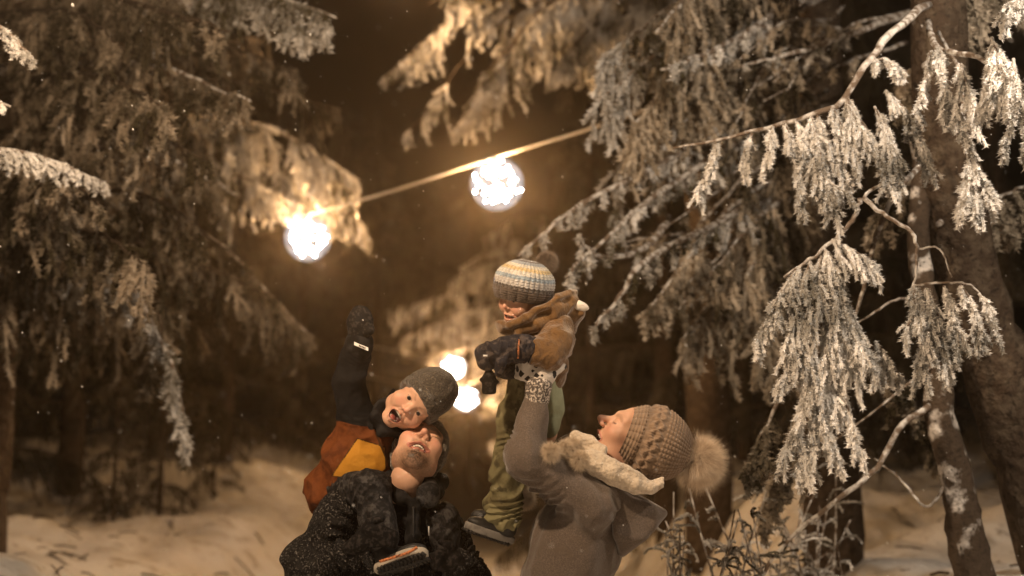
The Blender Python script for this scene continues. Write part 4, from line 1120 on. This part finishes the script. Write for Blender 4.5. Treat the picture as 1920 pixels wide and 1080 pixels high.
# ================================================================== boy on the man's shoulders
boy = empty('person', to_world(Q(650, 925, 0.12)), 'shouting boy riding on shoulders, one mitten raised, rust and yellow jacket', 'person')
UB = np.array([0.86, 0.10, 0.50]); RB = basis((-0.10, -0.97, -0.10), UB)
eyesB = Q(775.5, 761, 0.0); CB = eyesB - RB @ (np.array([0, 0.088, 0.004]) * 0.90)
b_sh, b_el, b_wr = Q(672, 790, 0.13), Q(655, 712, 0.10), Q(672, 655, 0.07)
b_sh2, b_el2, b_wr2 = Q(745, 830, 0.20), Q(792, 872, 0.24), Q(802, 915, 0.03)
b_hip = Q(625, 918, 0.17)
kneeL, ankL = Q(696, 920, -0.06), Q(716, 1006, -0.14)
kneeR, ankR = Q(828, 972, 0.0), Q(850, 1066, -0.03)
s = Sculpt(0.008)
s.cone(CB + RB @ [0, -0.03, -0.09], Q(712, 812, 0.14), 0.036, 0.045, k=0.03)
s.cone(Q(705, 815, 0.15), b_hip, 0.075, 0.08, k=0.04).cone(b_sh, b_sh2, 0.04).cone(b_sh, b_el, 0.036, 0.03).cone(b_el, b_wr, 0.03, 0.024).cone(b_sh2, b_el2, 0.033, 0.028).cone(b_el2, b_wr2, 0.028, 0.022)
s.cone(b_hip, kneeL, 0.032, 0.034).cone(kneeL, ankL, 0.034, 0.024).cone(Q(700, 925, 0.2), kneeR, 0.035, 0.030).cone(kneeR, ankR, 0.028, 0.022).cone(b_hip, Q(700, 925, 0.2), 0.045)
place_head(boy, s.build(), RB, CB, 0.90, open_=1.15, smile=0.6, closed=False, child=1.0, neck_to=Q(712, 812, 0.14))
m_rust = mat('rust_jacket', (0.120, 0.037, 0.011), 0.75, noise=(30, (0.075, 0.022, 0.007), 0.45, 0.65), bump=[(14, 0.6, 0.02), (220, 0.2, 0.002)], spec=0.08)
panels(m_rust, [('dark', (0.009, 0.0085, 0.0085)), ('yellow', (0.42, 0.20, 0.026)), ('seam', (0.05, 0.022, 0.008))])
def poly_sd(P, poly):
    """signed distance (positive inside) to a convex polygon, clockwise in pixel axes"""
    poly = np.array(poly, float); d = np.full(len(P), 1e9)
    for a, b in zip(poly, np.roll(poly, -1, axis=0)):
        e = unit(b - a); d = np.minimum(d, (P - a) @ np.array([-e[1], e[0]]))
    return d
def boy_attr(V):
    P = pix(V)
    wig = 3 * noise3(np.stack([P[:, 0] / 20, P[:, 1] / 20, P[:, 0] * 0], -1))
    dark = np.maximum(-(P[:, 1] - (790 + 0.17 * (P[:, 0] - 640)) + wig), (P[:, 0] - 738) * 1.0)
    ye = poly_sd(P, [(670, 822), (722, 838), (724, 880), (690, 905), (622, 892)])
    ye = np.where(V[:, 1] < FAM + 0.16, ye, -5)
    zipl = np.abs((P[:, 0] - 712) - 0.42 * (P[:, 1] - 830)) - 60 * (V[:, 1] > FAM + 0.16)
    seam = np.maximum(1.3 - np.abs(ye), np.where((P[:, 1] > 812) & (V[:, 1] < FAM + 0.16), 2.2 - zipl, -9))
    return {'dark': dark * PX, 'yellow': ye * PX, 'seam': seam * PX}
s = Sculpt(0.0048)
s.chain([Q(700, 812, 0.15), Q(672, 860, 0.14), Q(632, 915, 0.155)], [0.088, 0.105, 0.098], k=0.05)
s.cone(Q(680, 812, 0.13), Q(735, 826, 0.17), 0.062, 0.055, k=0.05)
s.cone(b_sh, b_el, 0.060, 0.049, k=0.035, fold=(0.0070, 0.04)).cone(b_el, Q(668, 664, 0.075), 0.049, 0.043, k=0.02, fold=(0.0060, 0.035))
s.cone(b_sh2, b_el2, 0.05, 0.042, k=0.03).cone(b_el2, b_wr2, 0.042, 0.036, k=0.02)
s.cone(Q(618, 920, 0.155), Q(640, 930, 0.14), 0.088, 0.084, k=0.02)
garment('jacket', s, m_rust, boy, noise=[(0.013, (11, 11, 8), 1), (0.006, (24, 24, 20), 1)], attrs=boy_attr)
s = Sculpt(0.004)   # collar and gaiter under the chin
s.chain([Q(716, 756, 0.085), Q(706, 784, 0.04), Q(718, 808, 0.03), Q(750, 816, 0.07)], [0.018, 0.021, 0.021, 0.018], k=0.015)
s.cone(Q(706, 805, 0.12), Q(724, 790, 0.10), 0.052, 0.045, k=0.02)
s.cone(Q(715, 772, 0.09), Q(737, 732, 0.08), 0.020, 0.005, k=0.012).cone(Q(692, 792, 0.11), Q(712, 774, 0.10), 0.030, 0.024, k=0.02)
garment('collar', s, m_black, boy, noise=[(0.007, (20, 20, 20), 1)])
f_b = lambda P: to_world(CB + (np.asarray(P) * 0.90) @ RB.T)
s = Sculpt(0.0035); hat_shell(s, 0.017, (0, 0.090, 0.042), (0, -0.50, 0.86), bulge=0.016, slump=(0, -0.005, 0.004))
V, Fq = s.build(noise=[(0.0035, (40, 40, 40)), (0.006, (15, 15, 15))]); h_ = obj('hat', f_b(V), Fq, m_darkwool, boy)
s = Sculpt(0.0035); hat_shell(s, 0.023, (0, 0.093, 0.039), (0, -0.50, 0.86)); s.clip((0, 0.072, 0.070), (0, -0.50, 0.86), 0.008)
V, Fq = s.build(noise=[(0.003, (60, 60, 60))]); obj('brim', f_b(V), Fq, m_darkwool, h_)
# mittens
s = Sculpt(0.004)
s.ell(Q(675, 604, 0.06), (r_(25), 0.026, r_(33)), k=0.02).cone(Q(672, 640, 0.065), Q(675, 610, 0.06), 0.036, 0.036, k=0.02)
s.chain([Q(688, 632, 0.05), Q(694, 618, 0.035), Q(692, 604, 0.03)], [0.014, 0.014, 0.011], k=0.012)
garment('mitten', s, m_glove, boy, noise=[(0.004, (26, 26, 26)), (0.002, (70, 70, 70))])
s = Sculpt(0.004).cone(Q(671, 652, 0.068), Q(673, 642, 0.066), 0.047, 0.046, k=0.01)
garment('mitten_cuff', s, m_black, boy, noise=[(0.003, (40, 40, 40))])
w0, w1 = Q(664, 646, 0.016), Q(690, 657, 0.017)
off = np.array([0, 0, r_(5)])
V = np.array([w0 + off, w1 + off, w1 - off * 0.2, w0 - off * 0.2]); V = np.vstack([V, V + np.array([0, 0.012, 0])])
lab_ = obj('label_strip', to_world(V), [(0, 1, 2, 3), (7, 6, 5, 4), (0, 4, 5, 1), (1, 5, 6, 2), (2, 6, 7, 3), (3, 7, 4, 0)], m_white, boy, False)
pcs = []
for i in range(5):
    q = w0 + (w1 - w0) * (0.38 + 0.10 * i) + np.array([0, -0.0015, 0]) + off * 0.4; pcs.append(tube([q - off * 0.25, q + off * 0.3], 0.0016, 4))
V, Fc = merge(pcs); obj('lettering', to_world(V), Fc, m_boot, lab_)
s = Sculpt(0.004)
s.ell(Q(804, 929, -0.045), (r_(22), 0.03, r_(24)), k=0.02).cone(Q(803, 912, 0.02), Q(804, 925, -0.03), 0.032, 0.034, k=0.02)
s.chain([Q(790, 920, -0.05), Q(786, 934, -0.07), Q(792, 944, -0.072)], [0.012, 0.012, 0.010], k=0.01)
garment('mitten', s, m_camo, boy, noise=[(0.005, (30, 30, 30))])
# trousers
s = Sculpt(0.0048)
s.cone(Q(628, 916, 0.12), kneeL, 0.046, 0.062, k=0.03, fold=(0.0030, 0.070)).cone(kneeL, ankL, 0.064, 0.055, k=0.03, fold=(0.0040, 0.063))
s.cone(Q(640, 925, 0.17), Q(700, 925, 0.22), 0.055, 0.06, k=0.03)
s.cone(Q(770, 955, 0.18), kneeR, 0.050, 0.050, k=0.03, fold=(0.0030, 0.070)).cone(kneeR, ankR, 0.048, 0.044, k=0.03, fold=(0.0040, 0.063)).cone(Q(700, 925, 0.22), Q(770, 945, 0.16), 0.06)
garment('trousers', s, m_camo, boy, noise=[(0.006, (12, 12, 12), 1), (0.002, (40, 40, 40))])
bt = shoe(boy, Q(704, 1068, -0.175), Q(800, 1036, -0.215), (0.22, 0.62, 0.80), 1, m_boot, m_sole, ankL + np.array([0, 0, -0.03]))
V, Fc = tube(curve([Q(712, 1053, -0.225), Q(742, 1044, -0.238), Q(765, 1036, -0.235), Q(782, 1026, -0.225)], 14), 0.0045, 6); obj('lace', to_world(V), Fc, m_orange, bt)
shoe(boy, Q(852, 1108, -0.06), Q(888, 1115, -0.18), (0.1, 0.3, 0.9), 1, m_boot, m_sole, ankR + np.array([0, 0, -0.04]))

# ================================================================== woman
WOW = to_world(Q(1050, 1000, 0.02)); wx = WOW[0] - 0.02
woman = empty('person', (wx, WOW[1], 0.0), 'smiling woman in grey-brown wool coat and cabled pompom hat lifting the toddler', 'person')
RW = basis((-0.66, -0.10, 0.73), (0.74, 0.02, 0.67)); CW = Q(1183, 827, 0.01)
w_sh, w_el, w_wr = Q(1108, 945, -0.11), Q(986, 858, -0.16), Q(1006, 748, -0.115)
w_sh2, w_el2, w_wr2 = Q(1080, 940, 0.15), Q(995, 862, 0.16), Q(1012, 755, 0.11)
w_hip = ground_cam(1015, 0.02, 0.90)
wfL, wfR = ground_cam(985, -0.08, 0.07), ground_cam(1010, 0.12, 0.07)
s = Sculpt(0.009)
s.cone(CW + RW @ [0, -0.03, -0.10], Q(1125, 925, 0.02), 0.052, 0.055, k=0.03)
s.cone(Q(1105, 970, 0.02), w_hip, 0.10, 0.11, k=0.05).cone(w_sh, w_sh2, 0.05, k=0.04)
s.cone(w_sh, w_el, 0.045, 0.036).cone(w_el, w_wr, 0.035, 0.026).cone(w_sh2, w_el2, 0.045, 0.036).cone(w_el2, w_wr2, 0.035, 0.026)
for f in (wfL, wfR):
    k_ = (w_hip + f) / 2 + np.array([-0.03, 0, 0]); s.cone(w_hip, k_, 0.08, 0.055).cone(k_, f, 0.05, 0.036).cone(f, f + np.array([-0.15, 0, -0.02]), 0.036, 0.03)
place_head(woman, s.build(), RW, CW, 1.03, open_=1.05, smile=1.0, closed=True, nose=1.2, brow=0.25, neck_to=Q(1128, 925, 0.02))
m_coat = mat('taupe_wool', (0.100, 0.077, 0.062), 0.95, noise=[(240, (0.185, 0.146, 0.120), 0.42, 0.75), (30, (0.115, 0.088, 0.068), 0.5, 0.7)], bump=[(260, 0.5, 0.003), (12, 0.35, 0.02)], sheen=0.35)
s = Sculpt(0.0055)
s.chain([Q(1118, 950, 0.02), Q(1085, 1010, 0.02), Q(1050, 1120, 0.02), w_hip + np.array([0, 0, 0.05]), w_hip + np.array([0, 0, -0.18])], [0.115, 0.135, 0.135, 0.15, 0.17], k=0.06)
s.cone(Q(1075, 1030, -0.03), Q(1035, 1150, -0.03), 0.11, 0.12, k=0.05)
s.cone(w_sh, w_el, 0.082, 0.063, k=0.045, fold=(0.0070, 0.06)).cone(w_el, Q(1004, 757, -0.117), 0.062, 0.038, k=0.03, fold=(0.0064, 0.045))
s.cone(w_sh2, w_el2, 0.075, 0.052, k=0.04).cone(w_el2, Q(1010, 765, 0.11), 0.052, 0.038, k=0.02)
for a_, b_ in ((Q(1122, 885, -0.18), Q(1144, 950, -0.20)), (Q(1144, 950, -0.20), Q(1150, 1060, -0.19))): s.cone(a_, b_, 0.026, k=0.012, sub=True)
garment('coat', s, m_coat, woman, noise=[(0.009, (7, 7, 4), 1), (0.004, (20, 20, 12), 1)])
s = Sculpt(0.0045)   # draped hood with a pointed tip
s.ell(Q(1172, 958, -0.055), (0.175, 0.085, 0.155), k=0.0)
def cut(a, b, dd, k):        # keep the side of the pixel line a->b that lies to its right
    e = unit(np.array(b, float) - np.array(a, float)); n = np.array([e[1], 0, e[0]]); s.clip(Q(a[0], a[1], dd), n, k)
cut((1112, 884), (1252, 960), -0.05, 0.02); cut((1254, 964), (1166, 1050), -0.05, 0.02); cut((1158, 1050), (1126, 886), -0.05, 0.02)
s.clip(Q(1172, 958, -0.115), (0.25, -1, 0.1), 0.03)
garment('hood', s, m_coat, woman, noise=[(0.005, (12, 12, 12), 1)])
# scarf with fur bobbles
m_cream = mat('cream_scarf', (0.62, 0.52, 0.40), 0.95, noise=(90, (0.50, 0.41, 0.31), 0.45, 0.65), bump=[(110, 1.0, 0.006), (30, 0.7, 0.015)], sheen=0.4)
m_fur = mat('cream_fur', (0.66, 0.54, 0.40), 0.9, sheen=0.3)
s = Sculpt(0.0042)
for oy, od, k_ in ((-9, 0.0, 0.7), (7, -0.012, 0.72), (19, 0.004, 0.55)):
    s.chain([Q(1070, 858 + oy * 0.7, -0.105 + od), Q(1110, 864 + oy, -0.135 + od), Q(1150, 880 + oy, -0.142 + od), Q(1190, 902 + oy * 0.8, -0.13 + od), Q(1220, 912 + oy * 0.4, -0.11 + od), Q(1242, 902 + oy * 0.5, -0.095 + od)], [0.022 * k_, 0.032 * k_, 0.034 * k_, 0.028 * k_, 0.020 * k_, 0.010 * k_], k=0.008)
for oy, od in ((-7, 0.0), (8, -0.01)):
    s.chain([Q(1050, 828 + oy * 0.5, -0.03 + od), Q(1078, 824 + oy, -0.06 + od), Q(1104, 836 + oy, -0.07 + od), Q(1128, 852 + oy, -0.10 + od)], [0.010, 0.018, 0.020, 0.022], k=0.010)
s.cone(Q(1108, 868, 0.0), Q(1165, 890, 0.0), 0.062, 0.07, k=0.03)
s.chain([Q(1120, 850, 0.05), Q(1170, 880, 0.10), Q(1205, 895, 0.06), Q(1225, 908, -0.05)], [0.04, 0.04, 0.035, 0.02], k=0.03)
sc_ = garment('scarf', s, m_cream, woman, noise=[(0.004, (12, 12, 26), 1), (0.0015, (70, 70, 70))])
rng = np.random.default_rng(5)
for (px, py, dd, r) in [(1032, 848, -0.20, 21), (1060, 842, -0.14, 20), (1085, 862, -0.155, 22), (1072, 836, -0.10, 19), (976, 906, 0.02, 17), (988, 936, 0.03, 20)]:
    V, Fc = fur_ball(Q(px, py, dd), r_(r), 5000, 0.0005, rng, jit=0.35, hollow=0.0); obj('fur_bobble', to_world(V), Fc, m_fur, sc_, False)
V, Fc = tube(curve([Q(1085, 862, -0.13), Q(1055, 852, -0.16), Q(1034, 848, -0.19)], 8), 0.004, 5); obj('cord', to_world(V), Fc, m_cream, sc_)
V, Fc = tube(curve([Q(1010, 925, 0.0), Q(995, 920, 0.02), Q(976, 906, 0.02)], 8), 0.004, 5); obj('cord', to_world(V), Fc, m_cream, sc_)
# hat
m_knit = mat('knit_wool', vcol='Col', rough=0.95, sheen=0.3, bump=(300, 0.5, 0.002))
def col_w(v, u, h):
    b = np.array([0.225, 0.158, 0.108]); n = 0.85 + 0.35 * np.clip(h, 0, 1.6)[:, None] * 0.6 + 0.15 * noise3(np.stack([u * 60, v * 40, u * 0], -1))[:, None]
    return b * n
hat_c = Q(1176, 812, 0.0); ax_w = Q(1300, 862, 0.0) - hat_c
Lh = np.linalg.norm(ax_w)
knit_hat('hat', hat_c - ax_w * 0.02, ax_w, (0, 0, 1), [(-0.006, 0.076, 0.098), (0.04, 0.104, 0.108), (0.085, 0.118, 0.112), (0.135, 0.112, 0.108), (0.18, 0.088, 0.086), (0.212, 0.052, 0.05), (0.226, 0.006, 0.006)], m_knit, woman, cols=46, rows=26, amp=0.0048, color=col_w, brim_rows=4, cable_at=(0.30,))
m_pom = mat('fur_pompom', (0.60, 0.47, 0.34), 0.85, noise=(30, (0.80, 0.67, 0.52), 0.42, 0.62), sheen=0.3)
V, Fc = fur_ball(Q(1303, 862, 0.0), r_(54), 24000, 0.00042, rng, lean=(0.75, 0, -0.22), hollow=0.1, jit=0.3); obj('pompom', to_world(V), Fc, m_pom, woman, False)
# patterned glove
m_nordic = mat('patterned_knit', (0.66, 0.60, 0.54), 0.95, bump=(260, 0.6, 0.003), sheen=0.2)
nt = m_nordic.node_tree
vo = nt.nodes.new('ShaderNodeTexVoronoi'); vo.inputs['Scale'].default_value = 36; vo.distance = 'MANHATTAN'
tc = nt.nodes.new('ShaderNodeTexCoord'); nt.links.new(tc.outputs['Object'], vo.inputs['Vector'])
mr = nt.nodes.new('ShaderNodeMapRange'); mr.inputs[1].default_value = 0.46; mr.inputs[2].default_value = 0.50
nt.links.new(vo.outputs['Distance'], mr.inputs[0])
mx = nt.nodes.new('ShaderNodeMix'); mx.data_type = 'RGBA'; mx.inputs[7].default_value = (0.66, 0.60, 0.54, 1); mx.inputs[6].default_value = (0.012, 0.011, 0.011, 1)
nt.links.new(mr.outputs[0], mx.inputs[0]); nt.links.new(mx.outputs[2], nt.nodes['Principled BSDF'].inputs['Base Color'])
m_marlcuff = mat('marled_cuff', (0.10, 0.085, 0.075), 0.95, noise=(150, (0.62, 0.55, 0.48), 0.48, 0.58), bump=(200, 0.7, 0.004))
panels(m_nordic, [])
s = Sculpt(0.0036)
fing = [[Q(1000, 690 + 8 * i, -0.125), Q(984 - 2 * i, 680 + 9 * i, -0.128), Q(972 - i, 676 + 10 * i, -0.10)] for i in range(4)]
s.ell(Q(1012, 702, -0.115), (r_(31), 0.026, r_(24)), k=0.02)
hand_glove(s, Q(1008, 728, -0.115), Q(1012, 706, -0.115), fing, [Q(1032, 702, -0.115), Q(1046, 694, -0.105), Q(1058, 687, -0.085)], 0.0100)
gl = garment('glove', s, m_nordic, woman)
s = Sculpt(0.0036).cone(Q(1006, 748, -0.116), Q(1010, 722, -0.116), 0.040, 0.043, k=0.01)
garment('cuff', s, m_marlcuff, gl, noise=[(0.002, (70, 70, 70))])
s = Sculpt(0.0045)
fing = [[Q(1008, 692 + 8 * i, 0.10), Q(992, 684 + 9 * i, 0.09), Q(980, 680 + 10 * i, 0.06)] for i in range(4)]
hand_glove(s, Q(1012, 740, 0.10), Q(1014, 706, 0.10), fing, [Q(1030, 702, 0.09), Q(1042, 694, 0.08)], 0.0100)
garment('glove', s, m_nordic, woman)
s = Sculpt(0.009)
for f in (wfL, wfR):
    k_ = (w_hip + f) / 2 + np.array([-0.03, 0, 0]); s.cone(w_hip, k_, 0.095, 0.07, k=0.04).cone(k_, f, 0.068, 0.055, k=0.03)
garment('trousers', s, m_jeans, woman)
for f in (wfL, wfR):
    shoe(woman, f + np.array([0.06, 0, -0.04]), f + np.array([-0.19, -0.01, -0.04]), (0, 0.16, 1), 1, m_boot, m_soled, f + np.array([0, 0, 0.10]), tread=False)

# ================================================================== toddler
tod = empty('person', to_world(Q(945, 1010, -0.02)), 'toddler in striped pompom hat and brown plush hooded jacket held up in the air', 'person')
RT = basis((-0.74, -0.64, -0.16), (0.24, -0.02, 0.97)); CT = Q(983, 556, -0.01)
t_sh, t_el, t_wr = Q(1034, 622, -0.065), Q(1026, 662, -0.125), Q(985, 655, -0.15)
t_hip = Q(1006, 712, 0.02)
t_kn, t_an = Q(950, 850, -0.03), Q(940, 972, -0.03)
t_kn2, t_an2 = Q(1020, 812, 0.05), Q(925, 955, 0.07)
s = Sculpt(0.007)
s.cone(CT + RT @ (np.array([0, -0.03, -0.09]) * 0.8), Q(1000, 605, 0.02), 0.036, 0.045, k=0.02)
s.cone(Q(1003, 625, 0.02), t_hip, 0.07, 0.07, k=0.03).cone(t_sh, t_el, 0.032, 0.028).cone(t_el, Q(930, 655, -0.15), 0.028, 0.02).cone(t_sh, Q(990, 620, 0.09), 0.035)
s.cone(Q(990, 620, 0.09), Q(970, 665, 0.08), 0.03, 0.026).cone(Q(970, 665, 0.08), Q(930, 675, 0.02), 0.026, 0.02)
s.cone(t_hip, t_kn, 0.055, 0.04).cone(t_kn, t_an, 0.038, 0.028).cone(t_hip, t_kn2, 0.055, 0.04).cone(t_kn2, t_an2, 0.038, 0.028)
place_head(tod, s.build(), RT, CT, 0.80, open_=0.32, smile=1.0, closed=False, child=1.0, neck_to=Q(1000, 615, 0.02))
# plush jacket
m_plush = mat('brown_plush', (0.160, 0.080, 0.022), 0.9, noise=[(60, (0.105, 0.052, 0.015), 0.45, 0.65)], bump=[(160, 0.7, 0.005), (14, 0.4, 0.02)], sheen=0.6)
s = Sculpt(0.0046)
s.chain([Q(1000, 618, 0.02), Q(1008, 650, 0.02), Q(1016, 690, 0.03)], [0.074, 0.086, 0.088], k=0.04)
s.cone(Q(990, 625, 0.09), Q(970, 668, 0.08), 0.050, 0.043, k=0.03)
jk = garment('jacket', s, m_plush, tod, noise=[(0.008, (14, 14, 20), 1), (0.002, (45, 45, 45))])
s = Sculpt(0.004)   # near sleeve, bent at the elbow
s.chain([Q(1044, 612, -0.045), Q(1042, 642, -0.085), Q(1026, 664, -0.115), Q(1000, 657, -0.140)], [0.052, 0.054, 0.050, 0.044], k=0.03, fold=(0.0060, 0.030))
s.clip(Q(994, 656, -0.14), (-1, -0.2, 0.1), 0.008)
garment('sleeve', s, m_plush, jk, noise=[(0.004, (22, 22, 26), 1)])
s = Sculpt(0.004)   # hood lying round the neck, its edge rolled, the bag behind
s.chain([Q(938, 607, -0.03), Q(957, 611, -0.072), Q(990, 594, -0.100), Q(1030, 568, -0.088), Q(1068, 546, -0.035), Q(1076, 552, 0.03)], [0.012, 0.014, 0.014, 0.014, 0.013, 0.012], k=0.004)
s.chain([Q(948, 620, -0.03), Q(974, 622, -0.062), Q(1008, 606, -0.078), Q(1042, 584, -0.060), Q(1068, 568, -0.02)], [0.017, 0.020, 0.024, 0.030, 0.030], k=0.010)
s.chain([Q(965, 615, -0.055), Q(1000, 602, -0.075), Q(1036, 577, -0.066), Q(1064, 558, -0.02)], [0.014, 0.020, 0.024, 0.024], k=0.004)
s.chain([Q(1060, 566, -0.01), Q(1074, 588, 0.01), Q(1070, 618, 0.02)], [0.030, 0.036, 0.026], k=0.02)
s.chain([Q(943, 612, -0.03), Q(960, 606, 0.06), Q(1020, 580, 0.08), Q(1068, 558, 0.02)], [0.016, 0.022, 0.026, 0.024], k=0.02)
s.cone(Q(1074, 590, -0.02), Q(1091, 588, -0.03), 0.024, 0.016, k=0.015)
garment('hood', s, m_plush, jk, noise=[(0.006, (18, 18, 24), 1)])
s = Sculpt(0.003).ell(Q(1086, 573, -0.03), (r_(18), 0.014, r_(9)), np.array([[0.95, 0, -0.3], [0, 1, 0], [0.3, 0, 0.95]]), k=0)
garment('hood_ear', s, mat('white_plush', (0.78, 0.72, 0.64), 0.95, bump=(120, 0.8, 0.006), sheen=0.4), tod, noise=[(0.003, (60, 60, 60))])
# plaid mittens
m_plaid = mat('navy_plaid', (0.018, 0.017, 0.022), 0.8, noise=[(45, (0.075, 0.060, 0.055), 0.52, 0.60)], bump=[(40, 0.7, 0.012), (160, 0.3, 0.003)])
s = Sculpt(0.004)
s.cone(Q(1000, 654, -0.14), Q(978, 653, -0.15), 0.040, 0.045, k=0.006, fold=(0.0060, 0.018))
garment('mitten_cuff', s, m_plaid, tod, noise=[(0.004, (40, 40, 40))])
s = Sculpt(0.004)
s.cone(Q(968, 653, -0.15), Q(930, 658, -0.16), 0.045, 0.040, k=0.01, fold=(0.0060, 0.03))
s.ell(Q(910, 670, -0.165), (r_(19), 0.028, r_(26)), np.array([[0.96, 0, 0.25], [0, 1, 0], [-0.25, 0, 0.96]]), k=0.012)
s.chain([Q(935, 668, -0.18), Q(940, 682, -0.19), Q(938, 694, -0.185)], [0.014, 0.013, 0.011], k=0.012)
mt = garment('mitten', s, m_plaid, tod, noise=[(0.004, (36, 36, 36))])
V, Fc = tube([Q(973, 636, -0.192), Q(972, 655, -0.200), Q(971, 672, -0.193)], 0.003, 5); obj('strap', to_world(V), Fc, m_orange, mt)
V, Fc = tube([Q(906, 667, -0.205), Q(914, 667, -0.205)], 0.003, 5); obj('tab', to_world(V), Fc, m_white, mt)
s = Sculpt(0.004)
s.cone(Q(968, 672, 0.06), Q(948, 688, -0.04), 0.036, 0.034, k=0.02).cone(Q(948, 688, -0.04), Q(958, 696, -0.07), 0.032, 0.028, k=0.02)
s.chain([Q(940, 690, -0.06), Q(934, 700, -0.07)], [0.013, 0.011], k=0.01)
mt2 = garment('mitten', s, m_plaid, tod, noise=[(0.004, (36, 36, 36))])
s = Sculpt(0.0035)   # spare cuff flap dangling under the mitten
s.cone(Q(917, 708, -0.16), Q(917, 732, -0.16), 0.021, 0.023, k=0.01).cone(Q(902, 712, -0.16), Q(932, 716, -0.16), 0.006, 0.006, k=0.01).cone(Q(917, 695, -0.16), Q(917, 708, -0.16), 0.009, 0.012, k=0.01)
s.clip(Q(917, 739, -0.16), (0, 0, -1), 0.004)
garment('dangling_cuff', s, m_glove, mt)
# trousers
m_olive = mat('olive_camouflage', (0.185, 0.165, 0.085), 0.8, noise=[(18, (0.115, 0.098, 0.048), 0.44, 0.54), (28, (0.065, 0.054, 0.028), 0.52, 0.60)], bump=[(16, 0.5, 0.02)])
panels(m_olive, [('mint', (0.30, 0.33, 0.22)), ('hem', (0.21, 0.19, 0.10))])
def tod_attr(V):
    P = pix(V); return {'mint': (P[:, 0] - 1004) * PX * np.where(P[:, 1] > 690, 1, -1), 'hem': (P[:, 1] - 952 + 8 * np.sin(P[:, 0] / 9)) * PX}
s = Sculpt(0.0046)
s.cone(Q(990, 700, 0.0), Q(962, 790, -0.025), 0.064, 0.050, k=0.04, fold=(0.0030, 0.06)).cone(Q(962, 790, -0.025), Q(952, 870, -0.03), 0.050, 0.052, k=0.03, fold=(0.0035, 0.05)).cone(Q(952, 870, -0.03), Q(942, 972, -0.03), 0.052, 0.056, k=0.03, fold=(0.0050, 0.045))
s.chain([Q(1012, 700, 0.03), Q(1022, 745, 0.04), Q(1018, 795, 0.045)], [0.062, 0.056, 0.048], k=0.04)
s.chain([Q(1018, 795, 0.045), Q(985, 870, 0.06), Q(925, 945, 0.07)], [0.048, 0.048, 0.045], k=0.03)
s.clip(Q(941, 990, -0.03), (-0.35, 0, -1), 0.006)
garment('trousers', s, m_olive, tod, noise=[(0.010, (12, 12, 9), 1), (0.004, (34, 34, 28))], attrs=tod_attr)
shoe(tod, Q(962, 1014, -0.02), Q(874, 984, -0.075), (0.30, 0.10, 0.95), 1, m_boot, m_soled, Q(940, 975, -0.03), label='black lace boot with pale grey sole')
shoe(tod, Q(945, 975, 0.09), Q(884, 968, 0.07), (0.10, 0.05, 1), 1, m_boot, m_boot, Q(926, 945, 0.07))
# hat
def col_t(v, u, h):
    bands = [(0.00, (0.085, 0.066, 0.055)), (0.25, (0.10, 0.085, 0.075)), (0.30, (0.46, 0.44, 0.42)), (0.40, (0.28, 0.34, 0.39)), (0.46, (0.56, 0.54, 0.49)), (0.54, (0.54, 0.42, 0.23)), (0.61, (0.58, 0.54, 0.46)), (0.68, (0.30, 0.33, 0.36)), (0.78, (0.12, 0.10, 0.09)), (0.84, (0.36, 0.36, 0.35)), (0.90, (0.16, 0.14, 0.13)), (1.01, (0.16, 0.14, 0.13))]
    C = np.zeros((len(v), 3)); vv = v + 0.008 * np.sin(u * 40 * 2 * math.pi)
    for (a, c), (b, _) in zip(bands[:-1], bands[1:]): C[(vv >= a) & (vv < b)] = c
    bl = (vv > 0.27) & (vv < 0.35) & (np.abs(((u - 0.82 + 0.5) % 1) - 0.5) < 0.10); C[bl] = (0.05, 0.09, 0.26)
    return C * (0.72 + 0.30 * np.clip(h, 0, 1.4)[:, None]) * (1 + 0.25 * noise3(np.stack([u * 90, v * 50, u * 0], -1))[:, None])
ax_t = unit(Q(1024, 488, 0.0) - Q(968, 562, 0.0) + np.array([-0.02, 0.01, 0.03]))
c_t = CT + RT @ (np.array([0, 0.012, 0.001]) * 0.8)
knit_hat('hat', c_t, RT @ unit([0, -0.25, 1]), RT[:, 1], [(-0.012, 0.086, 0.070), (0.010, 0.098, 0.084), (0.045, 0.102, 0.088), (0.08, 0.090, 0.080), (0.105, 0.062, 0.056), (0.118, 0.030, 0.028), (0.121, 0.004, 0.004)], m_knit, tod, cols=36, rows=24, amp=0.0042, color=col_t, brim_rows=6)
V, Fc = fur_ball(Q(1025, 491, 0.02), r_(21), 11000, 0.0006, rng, jit=0.15, hollow=0.0)
obj('pompom', to_world(V), Fc, mat('brown_yarn', (0.25, 0.20, 0.16), 0.95), tod, False)
